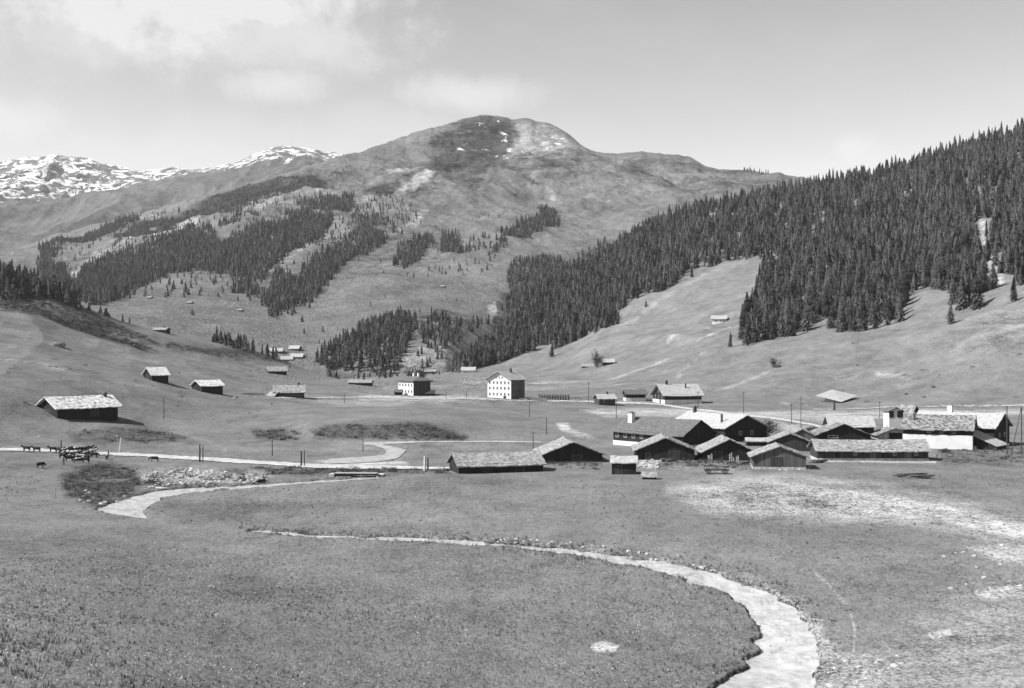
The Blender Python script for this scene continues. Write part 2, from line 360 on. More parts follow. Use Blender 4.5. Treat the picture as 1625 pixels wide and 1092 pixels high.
B = Sheet('mountain', [
 [(-600, 560, 1250), (0, 520, 1300), (200, 560, 1300), (400, 620, 1300), (800, 640, 1300), (1000, 640, 1900), (1900, 520, 2100)],
 [(-600, 470, 1500), (0, 480, 1500), (200, 505, 1400), (300, 530, 1380), (400, 552, 1350), (480, 580, 1320), (560, 598, 1290), (700, 598, 1300), (800, 570, 1500), (900, 500, 1900), (1100, 420, 2300), (1300, 350, 2500), (1900, 330, 2600)],
 [(-600, 430, 2000), (0, 440, 2000), (130, 460, 1800), (300, 450, 1850), (500, 490, 1650), (600, 470, 1700), (800, 440, 1950), (1000, 390, 2400), (1300, 320, 2700), (1900, 310, 2800)],
 [(-600, 400, 2600), (0, 410, 2600), (200, 390, 2450), (400, 385, 2250), (600, 385, 2200), (800, 375, 2400), (1000, 345, 2850), (1300, 305, 3050), (1900, 300, 3100)],
 [(-600, 395, 2900), (0, 402, 2900), (200, 355, 2900), (430, 312, 2850), (530, 285, 2950), (650, 270, 3050), (800, 285, 3200), (1000, 290, 3250), (1100, 290, 3300), (1300, 295, 3300), (1900, 295, 3400)],
 [(-600, 392, 3000), (0, 396, 3000), (100, 370, 3050), (200, 343, 3100), (300, 318, 3150), (430, 283, 3250), (480, 265, 3300), (530, 250, 3350), (600, 230, 3500), (650, 215, 3650), (700, 199, 3800), (735, 188, 3900), (770, 183, 4000), (800, 186, 4000), (862, 193, 4000), (900, 210, 3900), (932, 234, 3850), (980, 244, 3850), (1040, 245, 3850), (1085, 249, 3800), (1110, 259, 3750), (1140, 267, 3750), (1185, 268, 3700), (1215, 273, 3650), (1250, 279, 3600), (1400, 292, 3600), (1900, 292, 3600)]],
 -520, 2000, 1250, 420, lambda s: ((fbm(s.X / 420 + s.Y / 700, s.Y / 900 - s.X / 900, 6, 41, .52, ridge=True) - .58) * 95 * np.clip((s.Vp - s.top) / 45, .06, 1) * np.clip((s.Y - 1500) / 1200, .08, 1)
                                      + ((fbm(s.X / 60, s.Y / 60, 5, 71, .6) - .5) * 20 + (fbm((s.X + s.Y * .5) / 150, (s.Y - s.X * .4) / 330, 5, 76, .55, ridge=True) - .6) * 34) * np.clip((s.Y - 1500) / 1500, .15, 1) * np.clip((s.Vp - s.top) / 10, .25, 1)), 1.0, .155)
Cc = Sheet('far_mountain', [
 [(-600, 520, 3300), (1900, 520, 3300)], [(-600, 400, 4000), (400, 390, 4000), (1900, 400, 4000)],
 [(-600, 330, 5000), (0, 350, 4900), (250, 320, 4800), (500, 285, 4800), (1900, 330, 5000)],
 [(-600, 290, 5600), (0, 290, 5600), (250, 285, 5600), (450, 255, 5400), (650, 290, 5400), (1900, 330, 5600)],
 [(-600, 262, 6000), (-100, 262, 6000), (0, 255, 6000), (50, 249, 6000), (90, 247, 6000), (130, 251, 6000), (165, 259, 6050), (200, 267, 6100), (235, 270, 6100), (265, 267, 6100), (300, 270, 6100), (340, 265, 6000), (390, 250, 5900), (430, 236, 5800), (455, 232, 5800), (490, 236, 5800), (530, 243, 5800), (600, 262, 5900), (700, 300, 6000), (1900, 320, 6000)]],
 -520, 1400, 800, 260, lambda s: (fbm(s.X / 600, s.Y / 900, 6, 91, .55, ridge=True) - .58) * 170 * np.clip((s.Vp - s.top) / 30, .05, 1) + (fbm(s.X / 90, s.Y / 90, 4, 95) - .5) * 22 * np.clip((s.Vp - s.top) / 6, .4, 1), 1.0, .12)

# ---- what grows or lies where (real differences of the ground cover)
P_ = A.paint
# rough pasture and dwarf shrubs on the left slope
P_(A.poly([(-400, 400), (0, 430), (140, 480), (260, 540), (240, 560), (120, 525), (0, 490), (-400, 480)], 8), .08, 1, .8)
for pl in ([(0, 488), (120, 510), (235, 545), (230, 555), (110, 525), (0, 497)], [(265, 540), (400, 560), (470, 575), (400, 572), (265, 548)], [(100, 505), (190, 515), (160, 525)]):
    P_(A.poly(pl, 4, 8), .045, .6, .9)
P_(A.poly([(110, 690), (180, 676), (270, 682), (310, 705), (200, 712), (120, 706)], 6, 8), .065, .5, .8)       # bank on the left
P_(A.poly([(495, 683), (530, 672), (680, 672), (745, 692), (735, 699), (560, 698), (500, 695)], 4, 5), .05, .7, .95)   # scarp above the bend
P_(A.poly([(400, 684), (480, 682), (470, 700), (410, 700)], 5, 8), .07, .6, .7)
P_(A.poly([(95, 755), (160, 735), (225, 742), (230, 765), (205, 790), (150, 803), (105, 790)], 6, 10), .05, .8, .85)   # hollow by the stream
P_(A.poly([(215, 745), (330, 740), (440, 750), (420, 764), (300, 770), (235, 775)], 5, 8), .2, 1.0, .8)        # stony bank
P_(A.poly([(270, 800), (340, 795), (430, 800), (390, 822), (290, 830), (250, 815)], 6, 6), .09, .2, .6)
P_(A.poly([(400, 742), (520, 741), (700, 746), (716, 752), (560, 755), (430, 752)], 3, 3), .075, .8, .8)
# pale hay and bare soil in front of the village
P_(A.poly([(1060, 780), (1130, 764), (1230, 758), (1330, 768), (1420, 778), (1500, 800), (1640, 836), (1660, 870), (1560, 858), (1480, 832), (1380, 822), (1240, 818), (1110, 806)], 12, 26), .31, .5, .85)
P_(A.poly([(1270, 768), (1500, 772), (1650, 830), (1600, 822), (1480, 800), (1380, 783)], 3, 4), .16, .3, .8)
P_(A.poly([(1530, 870), (1640, 862), (1660, 900), (1580, 892)], 6, 12), .3, .5, .6)
P_(A.poly([(1545, 938), (1640, 925), (1660, 945), (1560, 950)], 4, 8), .4, .3, .8)
P_(A.poly([(936, 1026), (944, 1019), (958, 1017), (982, 1024), (975, 1034), (945, 1034)], 1.5, 2), .38, .2, 1)
P_(A.poly([(1470, 1006), (1508, 998), (1512, 1008), (1480, 1014)], 1.5, 2), .45, .2, 1)
P_(A.poly([(1250, 1092), (1300, 1045), (1380, 1040), (1460, 1035), (1430, 1092)], 12, 14), .22, .3, .6)
P_(A.poly([(1380, 1120), (1460, 1000), (1560, 940), (1660, 900), (1660, 1120)], 40, 14), .17, .5, .7)
P_(A.line([(1290, 905), (1320, 935), (1350, 968), (1358, 1000), (1356, 1030), (1345, 1060)], 2.2, 1.5, 7), .3, .5, .7)
P_(A.line([(985, 885), (1000, 900), (992, 915)], 2, 1, 2), .3, .2, .8)
# pale strips beyond the road and on the flat
P_(A.poly([(920, 650), (1110, 649), (1110, 660), (960, 662)], 2, 3), .3, .2, .9)
P_(A.poly([(1130, 653), (1290, 652), (1640, 649), (1640, 656), (1300, 668), (1180, 662)], 2.5, 3), .3, .3, .8)
P_(A.poly([(1225, 668), (1320, 672), (1330, 690), (1250, 690)], 4, 4), .32, .5, .7)
P_(A.poly([(430, 628), (760, 626), (780, 640), (560, 642)], 3, 5), .2, .2, .8)
P_(A.poly([(570, 628), (760, 630), (760, 634), (570, 633)], 1.5, 2), .36, .2, .8)
P_(A.poly([(560, 704), (640, 706), (690, 702), (830, 702), (840, 712), (640, 722), (500, 716)], 6, 5), .17, .2, .7)
P_(A.poly([(505, 732), (560, 727), (640, 728), (650, 737), (540, 739)], 2, 3), .3, .5, .8)
P_(A.line([(820, 605), (960, 603), (1010, 590), (1060, 572)], 2, 1, 2), .28, .2, .9)
P_(A.line([(830, 618), (1000, 612), (1120, 614)], 4, 2, 2), .22, .2, .6)
P_(A.line([(1075, 598), (1098, 580), (1118, 560)], 3, 2, 9), .24, 1, .6)
P_(A.line([(1060, 545), (1090, 530), (1130, 515)], 3, 1.5, 8), .22, .8, .6)
P_(A.line([(1130, 622), (1200, 600), (1235, 585)], 2.5, 1.5, 6), .24, .6, .7)
P_(A.line([(930, 532), (1010, 500), (1060, 470), (1150, 420)], 4, 3, 3), .22, .2, .5)
P_(A.line([(1105, 545), (1130, 533), (1160, 512)], 2, 1, 2), .3, .2, .9)
P_(A.poly([(1325, 600), (1370, 594), (1375, 600), (1330, 606)], 3, 9), .2, .7, .6)
P_(A.poly([(1390, 593), (1438, 593), (1436, 600), (1395, 600)], 3, 8), .26, .6, .7)
P_(A.poly([(1422, 612), (1440, 601), (1462, 603), (1430, 616)], 3, 8), .22, .6, .6)
P_(A.line([(1240, 640), (1280, 642)], 4, 2, 6), .28, .5, .7)
P_(A.line([(0, 577), (45, 582), (100, 592)], 4, 2, 6), .3, .9, .7)
P_(A.line([(200, 567), (225, 572), (250, 576)], 2, 1.2, 6), .22, .5, .6)
P_(A.line([(60, 608), (100, 606)], 2, 1, 3), .25, .2, .5)
P_(A.line([(215, 612), (275, 615)], 3, 2, 5), .22, .5, .6)
P_(A.line([(270, 685), (320, 700), (358, 712), (362, 722)], 1.6, 1, 6), .22, .5, .6)
P_(A.line([(720, 600), (800, 598), (700, 612), (610, 614)], 3, 2, 3), .23, .2, .6)
P_(A.poly([(884, 672), (903, 672), (910, 682), (935, 690), (950, 698), (925, 696), (893, 683)], 1.5, 7), .3, .6, .8)
P_(A.poly([(1040, 735), (1110, 725), (1200, 732), (1190, 752), (1060, 748)], 6, 6), .17, .9, .6)
P_(A.poly([(1020, 722), (1050, 728), (1040, 745), (1012, 742)], 3, 3), .34, 1, .8)
P_(A.poly([(1285, 685), (1310, 690), (1310, 728), (1290, 730)], 3, 3), .34, 1, .8)
P_(A.poly([(1490, 715), (1640, 712), (1640, 738), (1500, 736)], 5, 5), .085, .8, .7)
P_(A.line([(1300, 731), (1485, 733)], 3, 1.2, 1), .36, .4, .9)
P_(A.poly([(1520, 560), (1560, 520), (1640, 470), (1700, 500), (1640, 560)], 20, 20), .16, .6, .6)
P_(A.poly([(1555, 350), (1570, 345), (1560, 395), (1590, 430), (1600, 450), (1585, 452), (1560, 425)], 3, 12), .24, .9, .9)  # scree in the forest
P_(A.poly([(880, 535), (900, 520), (905, 532), (870, 556)], 2, 4), .3, .3, .8)

Pb = B.paint
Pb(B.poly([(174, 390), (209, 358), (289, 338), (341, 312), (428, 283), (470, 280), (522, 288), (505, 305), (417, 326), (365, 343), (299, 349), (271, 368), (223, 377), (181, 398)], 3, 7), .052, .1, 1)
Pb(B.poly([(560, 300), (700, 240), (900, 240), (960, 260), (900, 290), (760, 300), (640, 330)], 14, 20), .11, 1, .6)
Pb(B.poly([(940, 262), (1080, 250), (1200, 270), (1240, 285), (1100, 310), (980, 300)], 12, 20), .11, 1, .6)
Pb(B.poly([(430, 300), (480, 262), (540, 262), (560, 275), (520, 290)], 5, 12), .09, 1, .8)
Pb(B.poly([(560, 300), (640, 290), (700, 285), (760, 270), (820, 275), (700, 298), (600, 312)], 4, 8), .09, .6, .8)
Pb(B.poly([(680, 232), (720, 195), (770, 184), (800, 188), (830, 215), (800, 245), (760, 262), (700, 280), (660, 270), (700, 250)], 6, 14), .05, 1, .95)
Pb(B.poly([(820, 205), (870, 195), (930, 235), (900, 250), (850, 250), (815, 235)], 8, 14), .3, .5, .7)
Pb(B.poly([(625, 302), (660, 288), (700, 286), (690, 300), (640, 306)], 3, 10), .34, .5, .8)
Pb(B.poly([(610, 266), (640, 262), (672, 265), (660, 274), (620, 274)], 3, 10), .34, .5, .8)
Pb(B.poly([(640, 362), (650, 350), (680, 340), (660, 365), (620, 372)], 4, 8), .34, .4, .7)
Pb(B.poly([(242, 380), (240, 366), (262, 372), (300, 352), (330, 352), (310, 364), (280, 375), (262, 384)], 2, 8), .4, .5, .95)
Pb(B.line([(120, 430), (135, 412), (190, 400), (240, 385)], 7, 3, 9), .27, .8, .85)
Pb(B.line([(100, 440), (120, 425), (135, 410)], 7, 3, 9), .25, .8, .7)
Pb(B.poly([(380, 335), (430, 322), (500, 308), (540, 296), (560, 300), (520, 330), (440, 338), (400, 345)], 4, 8), .24, .3, .8)
Pb(B.line([(75, 400), (120, 385), (190, 358), (250, 340)], 5, 2, 5), .24, .3, .8)
Pb(B.line([(440, 425), (500, 395), (560, 350), (590, 335)], 8, 4, 8), .23, .7, .6)
Pb(B.line([(560, 330), (600, 318), (650, 322), (700, 330)], 4, 3, 12), .25, .6, .5)
Pb(B.line([(900, 300), (960, 330), (985, 360)], 4, 3, 10), .24, .5, .5)
Pb(B.line([(845, 290), (862, 305), (880, 322)], 5, 2, 4), .34, .4, .8)
Pb(B.poly([(730, 310), (760, 292), (800, 290), (780, 310), (750, 318)], 5, 10), .085, .8, .7)
Pb(B.line([(700, 365), (725, 355), (730, 350)], 5, 3, 5), .09, .5, .6)
Pb(B.poly([(975, 270), (1000, 262), (1030, 262), (1010, 270)], 3, 6), .09, .8, .7)
Pb(B.poly([(1030, 292), (1050, 285), (1090, 300), (1060, 305)], 5, 8), .1, .4, .7)
Pb(B.poly([(1130, 290), (1150, 288), (1160, 296), (1140, 298)], 4, 6), .1, .4, .7)
Pb(B.poly([(660, 500), (700, 488), (740, 505), (735, 540), (700, 555), (665, 545)], 5, 12), .12, 1, .95)
Pb(B.poly([(640, 540), (680, 545), (720, 560), (700, 590), (640, 585)], 6, 12), .13, .9, .8)
Pb(B.poly([(790, 470), (830, 430), (880, 420), (900, 430), (830, 480), (800, 520), (770, 520)], 6, 12), .09, 1, .9)
Pb(B.poly([(772, 485), (785, 478), (790, 492), (776, 510)], 2, 6), .36, .7, .9)
Pb(B.line([(770, 520), (740, 545), (715, 575)], 12, 5, 6), .2, .3, .7)
Pb(B.line([(555, 433), (640, 433), (650, 424), (720, 408)], 2, 1, 3), .08, .2, .7)
Pb(B.poly([(350, 440), (470, 430), (520, 400), (600, 360), (700, 380), (760, 400), (640, 420), (520, 440), (420, 480)], 10, 20), .12, .7, .6)
Pb(B.line([(385, 470), (350, 495), (335, 520)], 3, 1.5, 4), .24, .3, .6)
B.snow = np.maximum(B.snow, B.poly([(600, 240), (700, 200), (760, 186), (800, 186), (920, 215), (900, 260), (780, 262), (700, 245)], 10, 10) * .8)
B.snow = np.maximum(B.snow, B.poly([(560, 262), (680, 255), (690, 275), (600, 275)], 4, 8) * .8)
Cc.snow = np.maximum(Cc.snow, Cc.poly([(-600, 200), (0, 200), (560, 200), (700, 260), (560, 262), (450, 275), (300, 288), (180, 305), (90, 325), (0, 350), (-600, 365)], 14, 24) * .98)
Cc.snow = np.maximum(Cc.snow, Cc.poly([(-600, 200), (0, 200), (200, 240), (150, 300), (60, 320), (0, 340), (-600, 360)], 12, 20) * .99)
Cc.snow = np.maximum(Cc.snow, Cc.poly([(400, 220), (560, 225), (620, 262), (520, 262), (400, 262)], 8, 14) * .99)
Cc.paint(Cc.poly([(-600, 240), (0, 240), (220, 250), (150, 330), (0, 350), (-600, 360)], 14, 20), .10, .8, .7)
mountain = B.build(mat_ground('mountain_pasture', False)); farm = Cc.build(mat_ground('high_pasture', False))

# ------------------------------------------------------------------ sheets lying on the ground: road, stream, gravel
def ribbon_mat(name, col, var, scale, rough=.9):
    return mat_simple(name, col, var, scale, rough, .3)
def water_mat():
    m, t, b = mat_base('stream_water', .12); b.inputs['Specular IOR Level'].default_value = .5
    g = N(t, 'ShaderNodeNewGeometry'); n = noise(t, mapping(t, g.outputs['Position'], (1, .6, 1)), .8, 5, .65); n2 = noise(t, g.outputs['Position'], 3, 4, .6)
    n3 = noise(t, mapping(t, g.outputs['Position'], (1, .45, 1)), .25, 6, .7, 1.5); t.links.new(maprange(t, math_(t, 'ADD', math_(t, 'MULTIPLY', n, .5), math_(t, 'MULTIPLY', n3, .6)), .36, .72, .22, .62, False), b.inputs['Base Color'])
    bp = N(t, 'ShaderNodeBump'); bp.inputs['Strength'].default_value = .5; bp.inputs['Distance'].default_value = .16
    t.links.new(n2, bp.inputs['Height']); t.links.new(bp.outputs[0], b.inputs['Normal']); return m
M['water'] = water_mat(); M['road'] = ribbon_mat('road_gravel', .36, .35, .35); M['gravel'] = mat_simple('bank_gravel', .34, .7, 1.2, .9, .8)
M['path'] = ribbon_mat('path_earth', .27, .45, .4)
def ribbon(name, L, Rr, mat, off=.06, nseg=160, nw=9, jit=.25, wide=0):
    """L and Rr: the two edges as picture points on the ground"""
    def samp(P):
        P = [A.at(*p) for p in P]; d = [0]
        for a, b in zip(P, P[1:]): d.append(d[-1] + (b - a).length)
        d = np.array(d) / d[-1]; q = np.linspace(0, 1, nseg)
        X = pchip_cols(d[:, None], np.array([p.x for p in P])[:, None], q[:, None])[:, 0]; Y = pchip_cols(d[:, None], np.array([p.y for p in P])[:, None], q[:, None])[:, 0]
        return X, Y
    lx, ly = samp(L); rx, ry = samp(Rr); V = []
    for i in range(nseg):
        j1 = (fbm(np.array([i * .35]), np.array([1.0]), 3, 77)[0] - .5) * jit * 2; j2 = (fbm(np.array([i * .35]), np.array([9.0]), 3, 78)[0] - .5) * jit * 2
        w = max(.01, math.hypot(rx[i] - lx[i], ry[i] - ly[i])); j1 = j1 * min(1, w / 3) - wide; j2 = j2 * min(1, w / 3) + wide
        for k in range(nw):
            t = k / (nw - 1); t2 = (0 + j1 / w) * (1 - t) + (1 + j2 / w) * t
            x = lx[i] * (1 - t2) + rx[i] * t2; y = ly[i] * (1 - t2) + ry[i] * t2
            V.append((x, y, A.h(x, y) + off))
    a = [(i * nw + k, i * nw + k + 1, (i + 1) * nw + k + 1, (i + 1) * nw + k) for i in range(nseg - 1) for k in range(nw - 1)]
    o = mesh_np(name, V, a, mat, smooth=True); return tag(o, kind='structure')
def center_ribbon(name, pts, mat, off=.06, **kw):
    """pts: (u, v, half thickness in picture rows)"""
    return ribbon(name, [(u, v - h) for u, v, h in pts], [(u, v + h) for u, v, h in pts], mat, off, **kw)
# near stream: upper edge then lower edge
SU = [(395, 837), (480, 843), (600, 849), (700, 853), (800, 859), (900, 868), (960, 876), (1050, 888), (1130, 904), (1200, 928), (1255, 955), (1280, 985), (1298, 1020), (1300, 1050), (1290, 1100), (1285, 1180)]
SL = [(395, 839), (480, 848), (600, 854), (700, 859), (800, 866), (880, 874), (960, 887), (1020, 898), (1090, 918), (1150, 938), (1190, 965), (1203, 1000), (1200, 1035), (1170, 1062), (1120, 1100), (1060, 1180)]
ribbon('stream', [(395, 837), (480, 843), (600, 849), (700, 853), (800, 859), (900, 868), (960, 876), (1050, 888), (1130, 904), (1200, 928), (1255, 955), (1280, 985), (1298, 1020), (1300, 1050), (1290, 1100), (1285, 1180)],
       [(395, 839), (480, 848), (600, 854), (700, 859), (800, 866), (880, 874), (960, 887), (1020, 898), (1090, 918), (1150, 938), (1190, 965), (1203, 1000), (1200, 1035), (1170, 1062), (1120, 1100), (1060, 1180)], M['water'], -.36, nseg=260, nw=13, jit=.1, wide=.8)
ribbon('stream', [(152, 806), (190, 793), (225, 783), (270, 775), (330, 771), (400, 768), (470, 763), (540, 758), (600, 754)],
       [(152, 808), (190, 816), (236, 821), (228, 806), (262, 787), (330, 778), (400, 772), (470, 767), (540, 761), (600, 757)], M['water'], -.3, nseg=160, jit=.1, wide=.3)
SU2 = [(152, 806), (190, 793), (225, 783), (270, 775), (330, 771), (400, 768), (470, 763), (540, 758), (600, 754)]; SL2 = [(152, 808), (190, 816), (236, 821), (228, 806), (262, 787), (330, 778), (400, 772), (470, 767), (540, 761), (600, 757)]
ribbon('stream', [(575, 703), (605, 702), (680, 700.5), (760, 700), (860, 701)], [(575, 707), (605, 706), (680, 702.5), (760, 702), (860, 703)], M['water'], .10)
ribbon('gravel_bank', [(520, 729), (570, 726), (610, 722), (612, 715), (582, 706), (566, 704)], [(520, 737), (590, 734), (634, 726), (644, 716), (612, 707), (585, 702)], M['path'], .13)
A.paint(A.poly([(1170, 912), (1215, 925), (1268, 950), (1300, 985), (1330, 1030), (1400, 1060), (1420, 1110), (1280, 1110), (1295, 1040), (1275, 985), (1240, 955)], 8, 10, 2), .24, .35, .85)
for U_, L_, dpt in ((SU, SL, .62), (SU2, SL2, .6)):
    Zold = A.Z
    pm = A.poly(U_ + L_[::-1], 2.2, 3, 1.0)
    pm2 = A.poly(U_ + L_[::-1], 4.5, 3, 1.0)
    A.paint(np.clip(pm2 * 2, 0, 1) * (A.Vp > 700), .07, 1, .6)
    A.Z = A.Z - dpt * pm
ground = A.build(mat_ground('meadow'))
center_ribbon('road', [(-300, 709, 1.8), (0, 714, 2), (100, 717, 2.1), (200, 722, 2.4), (320, 729, 2.6), (430, 736, 2.7), (520, 741, 3), (620, 742.5, 2.6), (700, 744, 1.8), (760, 744, 1.2)], M['road'], .16, nseg=400, jit=1.3)
center_ribbon('road', [(840, 636, .9), (940, 638, .9), (1030, 641, 1.2), (1110, 651, 1.6), (1160, 657, 1.5), (1225, 664, 1.6), (1290, 675, 1.7), (1330, 684, 1.6)], M['road'], .16, nseg=300, jit=2)
center_ribbon('path', [(400, 631, .6), (500, 632, .8), (600, 632, .9), (700, 634, .8), (800, 636, .8), (850, 636, .8)], M['path'], .16, nseg=300, jit=3)
center_ribbon('path', [(1290, 650, .8), (1400, 647, .8), (1500, 645, .8), (1640, 643, .8), (1800, 640, .8)], M['path'], .16, nseg=300, jit=3)

# ------------------------------------------------------------------ vegetation
def spruce_arrays(seed, tiers, n, h=1.0, r=.17, droop=.35):
    """unit-height spruce crown made of jagged drooping skirts"""
    rr = np.random.default_rng(seed); V = []; Fc = []
    for k in range(tiers):
        f = k / tiers; z0 = .06 + .94 * f ** .92; rad = r * (1 - f) ** .8 * rr.uniform(.8, 1.15) + .008
        ztop = min(1.0, z0 + 1.9 / tiers * (1 - .3 * f)); b = len(V); V.append((rr.normal(0, .004), rr.normal(0, .004), ztop)); ph = rr.uniform(0, 6.3)
        for i in range(2 * n):
            a = ph + math.pi * i / n; q = rad * (rr.uniform(.85, 1.25) if i % 2 == 0 else rr.uniform(.4, .62)); dz = -droop * q if i % 2 == 0 else .01
            V.append((q * math.cos(a), q * math.sin(a), z0 + dz + rr.normal(0, .012)))
        for i in range(2 * n): Fc.append((b, b + 1 + i, b + 1 + (i + 1) % (2 * n)))
    V = np.array(V); V[:, 0] += .02 * np.sin(V[:, 2] * 5 + seed); return V, np.array(Fc)
def merge(name, protos, pos, sc, rot, which, mat, scw=None, tilt=None):
    Vs = []; Fs = []; base = 0; TV = []; tvr = rng.random(len(pos))
    for p, (pv, pf) in enumerate(protos):
        m = which == p; n = int(m.sum())
        if not n: continue
        c, s_ = np.cos(rot[m])[:, None], np.sin(rot[m])[:, None]; sz = sc[m][:, None]; sw = sz if scw is None else scw[m][:, None]
        x = (pv[None, :, 0] * c - pv[None, :, 1] * s_) * sw + pos[m, 0:1]; y = (pv[None, :, 0] * s_ + pv[None, :, 1] * c) * sw + pos[m, 1:2]; z = pv[None, :, 2] * sz + pos[m, 2:3]
        if tilt is not None: x = x + pv[None, :, 2] * sz * tilt[m][:, None]
        Vs.append(np.stack([x, y, z], -1).reshape(-1, 3)); Fs.append((pf[None] + (np.arange(n) * len(pv))[:, None, None] + base).reshape(-1, 3)); base += n * len(pv); TV.append(np.repeat(tvr[m], len(pv)))
    return mesh_np(name, np.concatenate(Vs), np.concatenate(Fs), mat, attrs={'tv': np.concatenate(TV)})
FAR = [spruce_arrays(i, 5, 4) for i in range(6)]
MID = [spruce_arrays(20 + i, 8, 5) for i in range(6)]
NEAR = [spruce_arrays(40 + i, 15, 7, r=.165 + .01 * i) for i in range(5)]
def scatter(sh, poly, spacing, jit=6, feather=2, jitter=None):
    """ground points inside a patch, evenly dense over the real ground"""
    m = sh.poly(poly, feather, jit)
    Yc = (sh.Y[:-1, :-1] + sh.Y[1:, 1:]) / 2; du = sh.us[1] - sh.us[0]
    area = np.abs(sh.Y[1:, :-1] - sh.Y[:-1, :-1]) * Yc / F * du
    lam = area / spacing ** 2 * (m[:-1, :-1] > .5) * 1.0
    n = rng.poisson(lam); r_, c_ = np.nonzero(n); rep = n[r_, c_]; r_ = np.repeat(r_, rep); c_ = np.repeat(c_, rep)
    fu = rng.random(len(r_)); fv = rng.random(len(r_))
    def g(Aa): return (Aa[r_, c_] * (1 - fu) + Aa[r_, c_ + 1] * fu) * (1 - fv) + (Aa[r_ + 1, c_] * (1 - fu) + Aa[r_ + 1, c_ + 1] * fu) * fv
    pts = np.stack([g(sh.X), g(sh.Y), g(sh.Z)], 1)
    # thin out trees standing on top of each other
    key = np.floor(pts[:, :2] / (spacing * .62)).astype(int); _, ix = np.unique(key, axis=0, return_index=True)
    return pts[ix]
RF = [(716, 592), (720, 586), (750, 563), (785, 538), (811, 502), (835, 472), (873, 455), (911, 430), (961, 403), (1033, 357), (1116, 328), (1199, 311), (1282, 295), (1365, 281), (1449, 259), (1532, 231), (1625, 204), (1800, 148), (2140, 70),
      (2140, 430), (1760, 440), (1640, 446), (1615, 446), (1600, 430), (1585, 452), (1577, 458), (1548, 498), (1511, 494), (1490, 474), (1465, 462), (1440, 484), (1428, 512), (1399, 520), (1345, 527), (1332, 526), (1311, 510), (1282, 523), (1249, 536), (1208, 547), (1178, 554), (1172, 530), (1183, 500), (1199, 464), (1220, 433), (1246, 410),
      (1158, 414), (1129, 422), (1100, 430), (1070, 447), (1050, 466), (1025, 470), (998, 478), (979, 508), (960, 522), (930, 536), (896, 556), (880, 562), (890, 535), (900, 519), (865, 536), (838, 560), (800, 574), (777, 581), (740, 590)]
tr = [(scatter(A, RF, 6.6, 9), 16.5), (scatter(A, [(716, 592), (720, 584), (750, 562), (785, 538), (811, 500), (873, 455), (961, 405), (1033, 360), (1116, 330), (1080, 430), (998, 478), (960, 520), (896, 554), (880, 560), (890, 535), (838, 560), (777, 581), (740, 590)], 6.6, 3), 14.5)]
hole = np.array([[1555, 350], [1575, 345], [1568, 395], [1595, 430], [1610, 450], [1585, 455], [1556, 425], [1548, 385]])
def proj(p): return CX + F * p[:, 0] / p[:, 1], CY - F * (p[:, 2] - CZ) / p[:, 1]
p0 = tr[0][0]; u_, v_ = proj(p0)
inh = np.zeros(len(p0), bool)
for i in range(len(hole)):
    x1, y1 = hole[i]; x2, y2 = hole[(i + 1) % len(hole)]
    if y1 != y2: inh ^= ((y1 > v_) != (y2 > v_)) & (u_ < (x2 - x1) * (v_ - y1) / (y2 - y1) + x1)
tr[0] = (p0[~inh | (rng.random(len(p0)) < .12)], 16.5)
